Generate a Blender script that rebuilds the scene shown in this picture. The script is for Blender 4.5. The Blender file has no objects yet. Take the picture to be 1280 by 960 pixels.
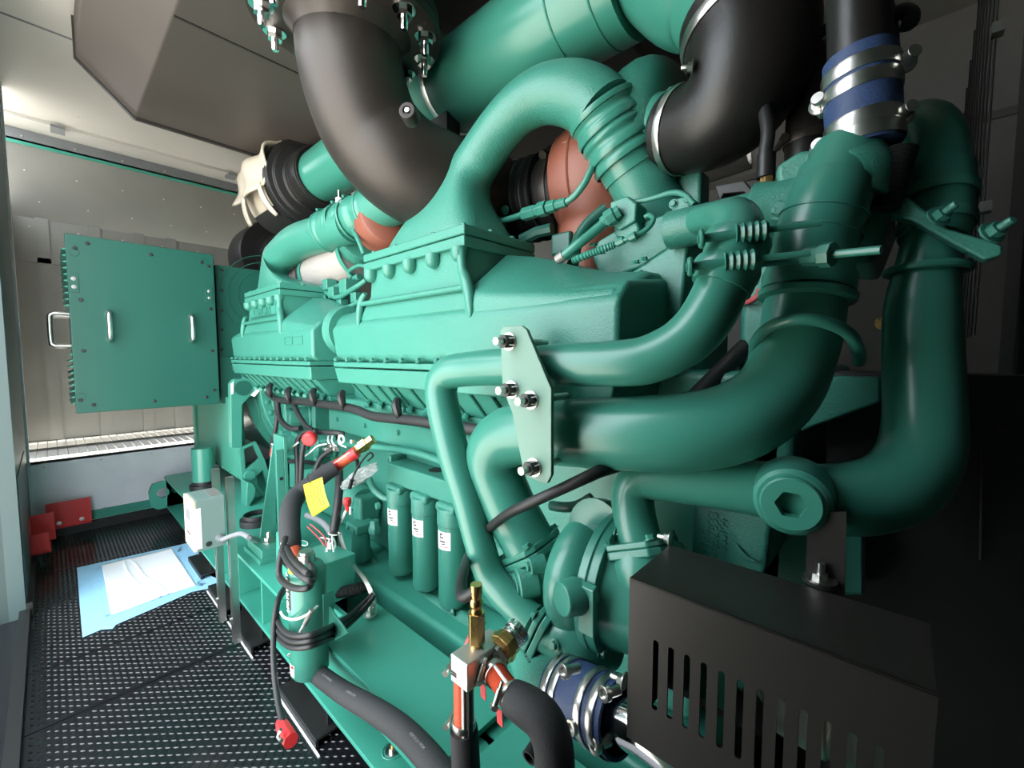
import bpy, bmesh, math, random
from mathutils import Vector, Matrix
random.seed(7)
C = bpy.context.scene.collection
sc = bpy.context.scene
# ------------------------------------------------------------------ camera
H = 1.15; FPX = 532.0; PIT = math.radians(3.77); YAW = math.radians(42.6)
FW = Vector((-math.sin(YAW), math.cos(YAW), 0)); RT = Vector((math.cos(YAW), math.sin(YAW), 0))
CAM = Vector((0, 0, H))
def ray(px, py):
    u = (px - 640) / FPX; v = (480 - py) / FPX
    cp, sp = math.cos(PIT), math.sin(PIT)
    return RT * u + FW * (cp + v * sp) + Vector((0, 0, 1)) * (v * cp - sp)
def Y(px, py, y): r = ray(px, py); return CAM + r * (y / r.y)
def X(px, py, x): r = ray(px, py); return CAM + r * (x / r.x)
def Z(px, py, z): r = ray(px, py); return CAM + r * ((z - H) / r.z)
def path(*a):                       # (px,py,y) triples -> points
    return [Y(*p) for p in a]
cam = bpy.data.cameras.new('camera'); co = bpy.data.objects.new('camera', cam); C.objects.link(co)
co.location = CAM; co.rotation_euler = (math.pi / 2 - PIT, 0, YAW)
cam.sensor_width = 36; cam.lens = FPX / 1280 * 36; cam.clip_start = .02; cam.clip_end = 200
sc.camera = co
# ------------------------------------------------------------------ materials
def mat(name, col, rough=.5, metal=0., bump=0., bscale=200., var=0., vscale=6., spec=.5, coat=0., trans=0.):
    m = bpy.data.materials.new(name); m.use_nodes = True
    nt = m.node_tree; b = nt.nodes['Principled BSDF']
    b.inputs['Base Color'].default_value = (*col, 1); b.inputs['Roughness'].default_value = rough
    b.inputs['Metallic'].default_value = metal; b.inputs['Specular IOR Level'].default_value = spec
    b.inputs['Coat Weight'].default_value = coat; b.inputs['Coat Roughness'].default_value = .12
    b.inputs['Transmission Weight'].default_value = trans
    tc = nt.nodes.new('ShaderNodeTexCoord')
    if bump:
        n = nt.nodes.new('ShaderNodeTexNoise'); n.inputs['Scale'].default_value = bscale; n.inputs['Detail'].default_value = 3
        bp = nt.nodes.new('ShaderNodeBump'); bp.inputs['Strength'].default_value = bump; bp.inputs['Distance'].default_value = .004
        nt.links.new(tc.outputs['Object'], n.inputs['Vector']); nt.links.new(n.outputs['Fac'], bp.inputs['Height'])
        nt.links.new(bp.outputs['Normal'], b.inputs['Normal'])
    if var:
        n = nt.nodes.new('ShaderNodeTexNoise'); n.inputs['Scale'].default_value = vscale; n.inputs['Detail'].default_value = 5
        mp = nt.nodes.new('ShaderNodeMapRange'); mp.inputs['To Min'].default_value = 1 - var; mp.inputs['To Max'].default_value = 1 + var
        mx = nt.nodes.new('ShaderNodeMixRGB'); mx.blend_type = 'MULTIPLY'; mx.inputs['Fac'].default_value = 1
        mx.inputs['Color1'].default_value = (*col, 1)
        nt.links.new(tc.outputs['Object'], n.inputs['Vector']); nt.links.new(n.outputs['Fac'], mp.inputs['Value'])
        nt.links.new(mp.outputs['Result'], mx.inputs['Color2']); nt.links.new(mx.outputs['Color'], b.inputs['Base Color'])
        m2 = nt.nodes.new('ShaderNodeMapRange'); m2.inputs['To Min'].default_value = max(.02, rough - var * .4); m2.inputs['To Max'].default_value = min(1, rough + var * .4)
        nt.links.new(n.outputs['Fac'], m2.inputs['Value']); nt.links.new(m2.outputs['Result'], b.inputs['Roughness'])
    return m
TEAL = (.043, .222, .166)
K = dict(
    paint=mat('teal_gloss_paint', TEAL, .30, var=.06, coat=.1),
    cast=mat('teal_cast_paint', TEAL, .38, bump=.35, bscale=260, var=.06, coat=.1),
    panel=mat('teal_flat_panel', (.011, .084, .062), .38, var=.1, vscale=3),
    skid=mat('teal_skid_paint', (.045, .275, .205), .34, var=.08, vscale=4),
    black=mat('black_powder_coat', (.012, .012, .012), .42, bump=.08, bscale=900),
    satin=mat('black_satin_sheet', (.021, .0185, .017), .4, bump=.04, bscale=900, var=.12, vscale=4),
    silencer=mat('dark_coated_steel', (.066, .056, .050), .5, bump=.05, bscale=500, var=.14, vscale=2.5),
    exhaust=mat('cast_exhaust_iron', (.044, .037, .032), .42, metal=.45, bump=.16, bscale=420, var=.28, vscale=7),
    rubber=mat('black_rubber', (.014, .014, .015), .5, bump=.12, bscale=400),
    foam=mat('black_foam_insulation', (.022, .022, .024), .75, bump=.25, bscale=350),
    elbow=mat('black_elbow_rubber', (.011, .0095, .009), .38, bump=.1, bscale=120, var=.2, vscale=5),
    steel=mat('zinc_steel', (.62, .61, .58), .3, metal=1, var=.15, vscale=20),
    chrome=mat('polished_steel', (.78, .78, .78), .1, metal=1),
    galv=mat('galvanised_sheet', (.25, .242, .222), .42, metal=.35, var=.12, vscale=3.5),
    galvblue=mat('galvanised_lower_sheet', (.72, .75, .80), .42, metal=.1, var=.2, vscale=5),
    ceil=mat('ceiling_sheet', (.58, .57, .54), .42, metal=.3, var=.08, vscale=2.5),
    greyw=mat('grey_enclosure_sheet', (.38, .37, .35), .55, var=.06, vscale=3),
    red=mat('red_paint', (.62, .035, .035), .4),
    redp=mat('red_plastic', (.60, .03, .035), .38),
    orange=mat('orange_hose', (.62, .085, .030), .45),
    terra=mat('terracotta_jacket', (.23, .072, .045), .5, bump=.12, bscale=80, var=.12, vscale=9),
    blue=mat('blue_silicone', (.030, .060, .155), .55, bump=.2, bscale=250),
    film=mat('blue_film', (.33, .62, .86), .4, bump=.5, bscale=25, var=.1, vscale=20),
    white=mat('white_sheet', (.90, .91, .95), .5),
    cream=mat('cream_plastic', (.52, .46, .37), .55, bump=.1, bscale=60),
    label=mat('white_label', (.80, .80, .78), .45),
    ink=mat('black_ink', (.012, .012, .012), .5),
    yellow=mat('yellow_tag', (.46, .43, .02), .5),
    brass=mat('brass', (.66, .42, .16), .28, metal=1, var=.12, vscale=30),
    alu=mat('milled_aluminium', (.66, .64, .60), .36, metal=.75, var=.08, vscale=40),
    greybox=mat('grey_green_box', (.14, .205, .19), .45),
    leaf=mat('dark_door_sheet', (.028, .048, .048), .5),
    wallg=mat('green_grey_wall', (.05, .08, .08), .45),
    wrap=mat('grey_heat_wrap', (.34, .31, .29), .75, bump=.5, bscale=130),
    sage=mat('pale_green_plate', (.16, .30, .235), .48),
    whitew=mat('white_wire', (.75, .75, .70), .5),
    redw=mat('red_wire', (.50, .08, .09), .5),
    greyw2=mat('grey_conduit', (.17, .18, .19), .55),
    floor=mat('black_tread_plate', (.008, .008, .010), .22, var=.12, vscale=5, spec=.7),
    ground=mat('sunlit_concrete', (.62, .58, .52), .9, var=.1, vscale=.6),
    matte=mat('teal_satin_cover', (.05, .25, .18), .62, spec=.3),
    lamp=mat('lamp_diffuser', (.8, .8, .78), .4),
    clear=mat('clear_bag', (.85, .87, .88), .12, trans=.75),
    blade=mat('cream_grille', (.70, .66, .58), .5),
)
K['lamp'].node_tree.nodes['Principled BSDF'].inputs['Emission Color'].default_value = (1, .98, .94, 1)
K['lamp'].node_tree.nodes['Principled BSDF'].inputs['Emission Strength'].default_value = .22
# ------------------------------------------------------------------ mesh builder
def ortho(d):
    d = d.normalized(); a = Vector((0, 0, 1)) if abs(d.z) < .9 else Vector((1, 0, 0))
    u = d.cross(a).normalized(); return u, d.cross(u).normalized()
def smooth(pts, sub):
    if sub < 2 or len(pts) < 3: return pts
    out = []; n = len(pts)
    for i in range(n - 1):
        p0 = pts[max(i - 1, 0)]; p1 = pts[i]; p2 = pts[i + 1]; p3 = pts[min(i + 2, n - 1)]
        for k in range(sub):
            t = k / sub
            out.append(.5 * ((2 * p1) + (p2 - p0) * t + (2 * p0 - 5 * p1 + 4 * p2 - p3) * t * t + (3 * p1 - p0 - 3 * p2 + p3) * t ** 3))
    out.append(pts[-1]); return out
class M:
    def __init__(s): s.v = []; s.f = []
    def add(s, vs, fs):
        o = len(s.v); s.v += [Vector(v) for v in vs]; s.f += [[i + o for i in f] for f in fs]; return s
    def box(s, x0, x1, y0, y1, z0, z1):
        x0, x1 = sorted((x0, x1)); y0, y1 = sorted((y0, y1)); z0, z1 = sorted((z0, z1))
        return s.add([(x0, y0, z0), (x1, y0, z0), (x1, y1, z0), (x0, y1, z0), (x0, y0, z1), (x1, y0, z1), (x1, y1, z1), (x0, y1, z1)],
                     [(3, 2, 1, 0), (4, 5, 6, 7), (0, 1, 5, 4), (1, 2, 6, 5), (2, 3, 7, 6), (3, 0, 4, 7)])
    def prism(s, pts, vec):
        n = len(pts); vec = Vector(vec); pts = [Vector(p) for p in pts]
        nrm = Vector((0, 0, 0))
        for i in range(n): nrm += (pts[i] - pts[0]).cross(pts[(i + 1) % n] - pts[0])
        if nrm.dot(vec) > 0: pts = pts[::-1]
        return s.add(pts + [p + vec for p in pts], [list(range(n)), list(range(2 * n - 1, n - 1, -1))] +
                     [(i, i + n, (i + 1) % n + n, (i + 1) % n) for i in range(n)])
    def rings(s, rs, caps=(True, True), closed=False):
        o = len(s.v); n = len(rs[0]); m = len(rs)
        for r in rs: s.v += [Vector(p) for p in r]
        for i in range(m if closed else m - 1):
            a, b = o + i * n, o + ((i + 1) % m) * n
            for k in range(n): s.f.append([a + k, a + (k + 1) % n, b + (k + 1) % n, b + k])
        if not closed:
            if caps[0]: s.f.append([o + k for k in range(n)][::-1])
            if caps[1]: s.f.append([o + (m - 1) * n + k for k in range(n)])
        return s
    def tube(s, pts, r, n=16, sub=6, caps=(True, True), closed=False):
        pts = [Vector(p) for p in pts]; k = len(pts)
        rr = list(r) if isinstance(r, (list, tuple)) else [r] * k
        if sub > 1 and k > 2 and not closed:
            q = smooth([Vector((a, 0, 0)) for a in rr], sub); rr = [a.x for a in q]; pts = smooth(pts, sub)
        m = len(pts); u = None; rs = []
        for i, p in enumerate(pts):
            if closed: d = pts[(i + 1) % m] - pts[i - 1]
            else: d = pts[min(i + 1, m - 1)] - pts[max(i - 1, 0)]
            d.normalize()
            if u is None: u, w = ortho(d)
            else:
                u = u - d * u.dot(d); u.normalize(); w = d.cross(u)
            w = d.cross(u)
            rs.append([p + (u * math.cos(2 * math.pi * j / n) + w * math.sin(2 * math.pi * j / n)) * rr[i] for j in range(n)])
        return s.rings(rs, caps, closed)
    def lathe(s, p, axis, prof, n=32, caps=(True, True)):
        p = Vector(p); d = Vector(axis).normalized(); u, w = ortho(d)
        return s.rings([[p + d * a + (u * math.cos(2 * math.pi * j / n) + w * math.sin(2 * math.pi * j / n)) * max(r, 1e-4) for j in range(n)] for a, r in prof], caps)
    def cyl(s, p, q, r, n=24):
        p = Vector(p); q = Vector(q); return s.lathe(p, q - p, [(0, r), ((q - p).length, r)], n)
    def torus(s, c, axis, R, r, n=40, m=10):
        u, w = ortho(Vector(axis)); c = Vector(c)
        return s.tube([c + (u * math.cos(2 * math.pi * j / n) + w * math.sin(2 * math.pi * j / n)) * R for j in range(n)], r, m, 1, closed=True)
    def grid(s, fn, nu, nv):
        o = len(s.v)
        for i in range(nu + 1):
            for j in range(nv + 1): s.v.append(Vector(fn(i / nu, j / nv)))
        for i in range(nu):
            for j in range(nv):
                a = o + i * (nv + 1) + j; s.f.append([a, a + nv + 1, a + nv + 2, a + 1])
        return s
    def obj(s, name, m, parent=None, bevel=0., angle=38, seg=2, solid=0., origin=None):
        o0 = Vector(parent['_w']) if parent is not None else Vector(origin or (0, 0, 0))
        me = bpy.data.meshes.new(name); me.from_pydata([v - o0 for v in s.v], [], s.f); me.validate()
        bm = bmesh.new(); bm.from_mesh(me); bmesh.ops.recalc_face_normals(bm, faces=bm.faces); bm.to_mesh(me); bm.free()
        for p in me.polygons: p.use_smooth = True
        me.set_sharp_from_angle(angle=math.radians(angle))
        me.materials.append(K[m])
        o = bpy.data.objects.new(name, me); C.objects.link(o)
        o['_w'] = tuple(o0); o['_m'] = K[m].name
        if parent is not None: o.parent = parent
        else: o.location = o0
        if parent is not None and parent.type == 'MESH': pass
        if solid:
            md = o.modifiers.new('solid', 'SOLIDIFY'); md.thickness = solid; md.offset = 0
        if bevel:
            md = o.modifiers.new('bevel', 'BEVEL'); md.width = bevel; md.segments = seg; md.limit_method = 'ANGLE'; md.angle_limit = math.radians(35)
            md.harden_normals = True
        return o
def tag(o, label=None, cat=None, group=None, kind=None):
    if label: o['label'] = label
    if cat: o['category'] = cat
    if group: o['group'] = group
    if kind: o['kind'] = kind
    return o
def thing(name, label, cat, loc, group=None):
    o = bpy.data.objects.new(name, None); C.objects.link(o); o.location = loc; o.empty_display_size = .05
    o['_w'] = tuple(Vector(loc)); return tag(o, label, cat, group)
def struct(o): o['kind'] = 'structure'; return o
# -- hardware: cached meshes placed with obj data sharing
_cache = {}
def hw(kind, size, m):
    key = (kind, size, m)
    if key in _cache: return _cache[key]
    g = M(); z = Vector((0, 0, 0)); ax = (0, 0, 1); s = size
    if kind == 'bolt':
        g.lathe(z, ax, [(0, s * 1.15), (s * .18, s * 1.15)], 20); g.lathe((0, 0, s * .18), ax, [(0, s * .85), (s * .6, s * .85), (s * .72, s * .7)], 6)
    elif kind == 'stud':
        g.lathe(z, ax, [(0, s * 1.5), (s * .25, s * 1.5)], 20); g.lathe((0, 0, s * .25), ax, [(0, s), (s * .9, s)], 6); g.lathe((0, 0, s), ax, [(0, s * .5), (s * 1.4, s * .5), (s * 1.55, s * .4)], 14)
    elif kind == 'cap':
        g.lathe(z, ax, [(0, s), (s * .5, s), (s * .75, s * .7)], 14)
    elif kind == 'rivet':
        g.lathe(z, ax, [(0, s), (s * .3, s * .9), (s * .5, s * .4)], 8)
    o = g.obj(kind, m, bevel=0); me = o.data; bpy.data.objects.remove(o); _cache[key] = me; return me
def fix(kind, p, d, size, m, parent, name=None):
    me = hw(kind, size, m); o = bpy.data.objects.new(name or {'cap': 'screw'}.get(kind, kind), me); C.objects.link(o)
    q = Vector((0, 0, 1)).rotation_difference(Vector(d).normalized())
    w = Vector(parent['_w']); o.parent = parent; o.location = Vector(p) - w; o.rotation_mode = 'QUATERNION'; o.rotation_quaternion = q
    o['_w'] = tuple(w); return o
def text(s, p, right, up, size, m, name, parent, depth=.001, align='CENTER'):
    cu = bpy.data.curves.new(name, 'FONT'); cu.body = s; cu.size = size; cu.extrude = depth; cu.align_x = align; cu.align_y = 'CENTER'
    t = bpy.data.objects.new(name, cu); C.objects.link(t)
    me = bpy.data.meshes.new_from_object(t.evaluated_get(bpy.context.evaluated_depsgraph_get())); bpy.data.objects.remove(t)
    r = Vector(right).normalized(); u = Vector(up); u = (u - r * u.dot(r)).normalized(); n = r.cross(u)
    mx = Matrix(((r.x, u.x, n.x, p[0]), (r.y, u.y, n.y, p[1]), (r.z, u.z, n.z, p[2]), (0, 0, 0, 1)))
    me.transform(Matrix.Translation(-Vector(parent['_w'])) @ mx); me.materials.clear(); me.materials.append(K[m])
    o = bpy.data.objects.new(name, me); C.objects.link(o); o.parent = parent; o['_w'] = parent['_w']; return o
def clampband(parent, c, axis, r, w, m='steel', screw=None, name='hose_clamp', sm=None, srot=0):
    """band clamp: strap ring with a screw housing"""
    c = Vector(c); d = Vector(axis).normalized()
    g = M().lathe(c - d * w / 2, d, [(0, r), (0, r + .0022), (w * .15, r + .003), (w * .85, r + .003), (w, r + .0022), (w, r)], 40, (False, False))
    o = g.obj(name, m, parent)
    if screw is not None:
        n = Vector(screw); n = (n - d * n.dot(d)).normalized(); t = d.cross(n)
        q = c + n * (r + .008)
        h = M().cyl(q - t * w * 1.1, q + t * w * .9, w * .36, 14); h.lathe(q + t * w * .9, t, [(0, w * .5), (w * .5, w * .5)], 6); h.cyl(q - t * w * 1.1, q - t * w * 1.9, w * .22, 10)
        h.obj('clamp_screw', sm or m, o)
    return o
def cut(o, g):
    c = g.obj('cutter', 'ink'); c.location = -Vector((0, 0, 0))
    for v in c.data.vertices: v.co -= Vector(o['_w'])
    keep = [(m.name, m.width, m.segments) for m in o.modifiers if m.type == 'BEVEL']
    o.modifiers.clear()
    m = o.modifiers.new('cut', 'BOOLEAN'); m.object = c; m.operation = 'DIFFERENCE'; m.solver = 'EXACT'
    par = o.parent; o.parent = None; c.parent = None
    loc = o.location.copy(); o.location = (0, 0, 0)
    bpy.context.view_layer.update()
    me = bpy.data.meshes.new_from_object(o.evaluated_get(bpy.context.evaluated_depsgraph_get()))
    o.modifiers.clear(); o.data = me; o.parent = par; o.location = loc
    me.materials.clear(); me.materials.append(bpy.data.materials[[k.name for k in K.values() if k.name == o['_m']][0]])
    me.set_sharp_from_angle(angle=math.radians(38))
    bpy.data.objects.remove(c)
def simple(name, g, m, label, cat, group=None, bevel=0., **k):
    mn = Vector((sum(v.x for v in g.v), sum(v.y for v in g.v), sum(v.z for v in g.v))) / len(g.v); mn.z = min(v.z for v in g.v)
    o = g.obj(name, m, None, bevel, origin=tuple(mn), **k); return tag(o, label, cat, group)
# ================================================================== the setting
FX = -3.97; WX = -4.9; CZ = 2.73; BY = 2.9; LY = -.12
PI = math.pi
# ground outside, seen through the inlet grille and bouncing the sun
struct(M().add([(-60, -60, -1.0), (60, -60, -1.0), (60, 60, -1.0), (-60, 60, -1.0)], [(0, 1, 2, 3)]).obj('ground', 'ground'))
# tread plate floor: plates with gaps and raised lens shaped treads
seams = [Z(95, 708, 0).x, Z(100, 820, 0).x, Z(190, 852, 0).x]
edges = [FX, seams[0], seams[1], seams[2], -.35, 1.6]
g = M().box(FX, 1.6, LY, BY, -.12, -.006)
for a, b in zip(edges[:-1], edges[1:]): g.box(a + .0025, b - .0025, LY, BY, -.006, 0)
cell = .0170; nx = int(3.3 / cell); ny = int(.82 / cell)
for i in range(nx):
    for j in range(ny):
        x = FX + .03 + i * cell; y = LY - .14 + j * cell
        if y > .56 or (y < LY + .03 and x < -1.55) or any(abs(x - s) < .010 for s in seams): continue
        a = PI / 4 if (i + j) % 2 else -PI / 4
        dx, dy = math.cos(a), math.sin(a); L, W, h = .0088, .0029, .0021
        q = [(x + dx * L, y + dy * L, 0), (x - dy * W, y + dx * W, 0), (x - dx * L, y - dy * L, 0), (x + dy * W, y - dx * W, 0),
             (x + dx * L * .55, y + dy * L * .55, h), (x - dx * L * .55, y - dy * L * .55, h)]
        g.add(q, [(0, 1, 4), (1, 2, 5), (1, 5, 4), (2, 3, 5), (3, 0, 4), (3, 4, 5)])
fl = struct(g.obj('floor', 'floor', angle=60))
# far end: low panel, inlet grille, high wall
struct(M().box(FX - .02, FX, LY, BY, 0, .485).obj('wall_far_lower', 'galvblue'))
wall = struct(M().box(WX - .05, WX, -.2, BY, .40, 2.23).obj('wall_far', 'galv'))
for px in (70, 133, 186, 225):
    p = X(px, 530, WX); M().box(WX, WX + .012, p.y - .035, p.y + .035, .40, 2.2).obj('seam_strip', 'galv', wall)
M().box(WX, WX + .012, -.2, BY, 1.86, 1.9).obj('seam_strip', 'galv', wall)
g = M()
nb = 62
for i in range(nb):
    y = -.14 + i * (BY + .14) / nb
    g.box(WX, FX, y + .004, y + .0075, .477, .487)
g.box(FX - .03, FX, -.14, BY, .472, .488); g.box(WX, WX + .02, -.14, BY, .472, .488)
struct(g.obj('trim_1', 'ceil'))
struct(M().box(-4.52, -4.40, -.14, BY, .44, .489).obj('trim_7', 'greyw2'))
# slope above and ceiling
s2x = -4.6; s2z = 2.63
struct(M().prism([(WX, LY - .1, 2.19), (s2x, LY - .1, s2z), (s2x, LY - .1, s2z + .03), (WX - .04, LY - .1, 2.22)], (0, BY - LY + .1, 0)).obj('ceiling_slope', 'galv'))
struct(M().box(s2x - .03, s2x, LY - .1, BY, s2z + .01, CZ + .02).obj('wall_far_upper', 'greyw2'))
struct(M().box(s2x - .012, s2x + .014, LY - .1, BY, s2z - .006, s2z + .012).obj('trim_2', 'skid'))
struct(M().box(-4.62, 1.6, LY - .05, BY + .05, CZ, CZ + .06).obj('ceiling', 'ceil'))
tr = struct(M().box(-4.36, -4.325, LY, BY, CZ - .022, CZ).obj('trim_3', 'ceil'))
M().box(-4.40, -4.385, LY, BY, CZ - .008, CZ).obj('cable', 'rubber', tr)
for py_ in (.12, 1.15, 1.95):
    M().box(-4.42, -4.30, py_ - .035, py_ + .035, CZ - .035, CZ - .018).obj('clip', 'greyw2', tr)
struct(M().box(-3.14, -3.128, LY, BY, CZ - .003, CZ).obj('trim_4', 'greyw2'))
rv = M()
def rivet(p, n):
    u, w = ortho(Vector(n)); p = Vector(p); rv.lathe(p, n, [(0, .006), (.0025, .005), (.004, .002)], 8)
for k in range(12):
    y = -.05 + k * .26
    rivet((WX + .20, y, 2.19 + .29), (.82, 0, -.57)); rivet((WX + .08, y + .06, 2.19 + .11), (.82, 0, -.57)); rivet((WX + .014, y, 2.12), (1, 0, 0))
    rivet((s2x + .004, y, s2z + .05), (1, 0, 0)); rivet((-4.1, y, CZ), (0, 0, -1)); rivet((FX + .001, y, .45), (1, 0, 0)); rivet((FX + .001, y, .12), (1, 0, 0))
struct(rv.obj('trim_5', 'steel'))
# baseboards
struct(M().box(FX, FX + .012, LY, BY, .055, .115).obj('baseboard_far', 'skid'))
struct(M().box(FX, FX + .05, LY, BY, 0, .05).obj('baseboard_far_sill', 'black'))
struct(M().box(FX, -2.80, LY, LY + .02, 0, .06).obj('baseboard_left', 'black'))
# left (door side) wall: stops at the open doorway the photograph is taken from
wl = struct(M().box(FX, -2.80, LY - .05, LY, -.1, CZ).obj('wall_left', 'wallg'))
M().box(FX, FX + .05, LY - .04, LY + .012, .06, CZ).obj('corner_post', 'galvblue', wl)
M().box(-3.6, -2.83, LY, LY + .004, .06, .62).obj('lower_sheet', 'wallg', wl)
struct(M().box(WX, FX, LY - .08, LY - .03, .487, 2.25).obj('wall_left_plenum', 'ceil'))
struct(M().box(-.60, 1.6, LY - .05, LY, -.1, CZ).obj('wall_near', 'greyw'))
struct(M().box(-2.80, -.60, LY - .05, LY, 2.6, CZ).obj('trim_6', 'greyw'))
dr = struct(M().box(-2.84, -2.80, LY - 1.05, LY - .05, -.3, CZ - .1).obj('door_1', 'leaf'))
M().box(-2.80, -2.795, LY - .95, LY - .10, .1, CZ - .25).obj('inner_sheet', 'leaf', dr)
struct(M().box(-2.80, -.60, LY - .16, LY, -.12, 0).obj('sill_plate', 'floor'))
struct(M().box(-2.80, -1.62, LY - .02, LY + .012, 0, .035).obj('trim_8', 'black'))
# far long side and radiator end
wb = struct(M().box(WX - .05, 1.6, BY, BY + .05, -.1, CZ).obj('wall_back', 'greyw'))
M().box(-2, 1.6, BY - .012, BY, 2.20, 2.235).obj('rail', 'galv', wb)
M().box(-.62, -.60, BY - .01, BY, .2, 2.2).obj('rail', 'galv', wb)
struct(M().box(1.6, 1.65, LY - .05, BY + .05, -.1, CZ).obj('wall_right', 'greyw'))
# bulkhead light on the back wall
L = thing('bulkhead_light', 'oval bulkhead light on the back wall behind the black rubber elbow', 'light', (-1.12, BY, 2.45))
p = Y(872, 212, BY - .05); q = Y(936, 188, BY - .05)
M().tube([p, (p * .5 + q * .5), q], .075, 16, 3).obj('diffuser', 'lamp', L)
g = M().tube([p + Vector((0, .02, 0)), q + Vector((0, .02, 0))], .095, 16, 1).obj('housing', 'galv', L)
# ================================================================== light
w = bpy.data.worlds.new('sky'); sc.world = w; w.use_nodes = True
nt = w.node_tree; bg = nt.nodes['Background']
bg.inputs['Color'].default_value = (.86, .94, 1.0, 1); bg.inputs['Strength'].default_value = 3.3
sl = bpy.data.lights.new('sun', 'SUN'); sl.energy = 8.0; sl.angle = math.radians(1.0); sl.color = (1, .93, .82)
so = bpy.data.objects.new('sun', sl); C.objects.link(so)
so.rotation_euler = Vector((.62, .05, -.78)).to_track_quat('-Z', 'Y').to_euler()
vs = sc.view_settings; vs.view_transform = 'Standard'; vs.look = 'None'; vs.gamma = 1; vs.use_curve_mapping = False; vs.exposure = 1.3
sc.cycles.max_bounces = 8; sc.cycles.diffuse_bounces = 5; sc.cycles.glossy_bounces = 4; sc.cycles.use_denoising = True
sc.cycles.sample_clamp_indirect = 8
# ================================================================== skid, mounts, alternator end
# --- skid rail (I-beam along X)
ZT = .325; ZB = .10; YF = .505
skid = thing('base_frame', 'long teal steel base frame with stiffened beam under the engine', 'base frame', (-1.7, .6, ZB))
xr0, xr1 = -3.70, .55
M().box(xr0, xr1, YF, YF + .20, ZB, ZB + .014).obj('lower_flange', 'skid', skid, .002)
M().box(xr0, -1.52, YF - .008, YF + .19, ZT - .014, ZT).obj('upper_flange', 'skid', skid, .002)
M().box(xr0, xr1, YF + .10, YF + .115, ZB + .014, ZT - .014).obj('web', 'skid', skid)
# raised top plate beside the engine with rounded front corner
pA = Z(472, 757, ZT + .012); pB = Z(397, 803, ZT + .012); pC = Z(560, 952, ZT + .012); pD = Z(572, 828, ZT + .012)
yb = (pB.y + pC.y) / 2; ya = (pA.y + pD.y) / 2; xl = pA.x - .03; xe = Z(563, 953, ZT).x
top = M(); pl = [(xl, yb, ZT), (xe - .02, yb, ZT), (xe - .005, yb + .006, ZT), (xe, yb + .02, ZT), (xe, ya, ZT), (xl, ya, ZT)]
top.prism(pl, (0, 0, .014)); top.obj('top_plate', 'skid', skid, .002)
M().box(xe - .3, xr1, yb + .0, ya, ZT - .03, ZT - .014).obj('upper_flange', 'skid', skid, .002)
M().box(xe + .03, xr1, yb + .03, ya, ZT - .014, ZT + .0).obj('upper_flange', 'skid', skid, .002)
# sloping side sheet under the plate edge
M().prism([(xl, yb + .004, ZT), (xl, yb + .016, ZT), (xl, YF + .06, ZB + .06), (xl, YF + .04, ZB + .06)], (xe - xl, 0, 0)).obj('side_sheet', 'skid', skid, .001)
for px in (291, 312, 341):
    x = Y(px, 720, YF + .05).x
    M().box(x - .006, x + .006, YF + .008, YF + .10, ZB + .014, ZT - .014).obj('stiffener', 'skid', skid, .0015)
# rear cross plate and deck under the alternator
M().box(-3.72, -1.60, YF + .185, 1.3, ZT - .014, ZT).obj('deck_plate', 'skid', skid, .002)
M().box(-3.72, -3.70, YF, 1.6, ZB, ZT).obj('end_plate', 'skid', skid, .002)
# lifting lug with a hole: plate facing along the skid
lx = -3.70
lug = [(186, 616), (190, 606), (202, 602), (222, 601), (243, 598), (243, 640), (236, 640), (232, 633), (210, 634), (198, 637), (188, 634)]
g = M().prism([X(a, b, lx) for a, b in lug], (-.03, 0, 0))
lg = g.obj('lifting_lug', 'skid', skid, .004)
cut(lg, M().lathe(X(204, 616, lx) + Vector((.02, 0, 0)), (-1, 0, 0), [(0, .034), (.08, .034)], 28))
# stud with washer on the lower flange
ps = Z(491, 938, ZB + .014)
M().lathe(ps, (0, 0, 1), [(0, .020), (.003, .020), (.003, .011), (.012, .011)], 24).obj('nut', 'steel', skid)
M().cyl(ps, ps + Vector((0, 0, .075)), .0055, 12).obj('threaded_stud', 'brass', skid)
M().torus(ps + Vector((0, 0, .001)), (0, 0, 1), .027, .0018, 30, 6).obj('weld_ring', 'skid', skid)
# --- isolator mounts on the floor
def mount(xc, lab):
    t = thing('spring_mount', lab, 'spring mount', (xc, .55, 0), 'spring mounts under the base frame')
    l = .15
    M().box(xc - l, xc + l, .474, .70, .022, .030).obj('top_plate', 'black', t, .002)
    M().box(xc - l, xc + l, .474, .482, .004, .022).obj('front_lip', 'black', t)
    M().box(xc - l - .002, xc + l + .03, .468, .473, 0, .004).obj('sealant', 'label', t)
    for s in (-1, 1):
        M().box(xc + s * l * .82 - .004, xc + s * l * .82 + .004, .52, .575, .03, ZB).obj('side_leg', 'black', t, .001)
        M().lathe((xc + s * l * .9, .50, .0305), (0, 0, 1), [(0, .008), (.0006, .008)], 16).obj('slot', 'ink', t)
    for k in (-.35, .25):
        M().cyl((xc + k * l, .565, .03), (xc + k * l, .565, .068), .024, 20).obj('spring_cup', 'rubber', t)
        M().lathe((xc + k * l, .565, .068), (0, 0, 1), [(0, .018), (.032, .016)], 20).obj('cup_cap', 'label', t)
    return t
mx = [Z(px, py, .03).x for px, py in ((391, 928), (314, 809), (297, 757), (262, 716))]
for x, l in zip(mx, ('black spring mount nearest, below the hanging red plug', 'black spring mount right of the steel struts, second from the red plug',
                     'black spring mount at the feet of the two steel struts', 'black spring mount beside the corner of the blue film')):
    mount(x - .15, l)
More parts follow.
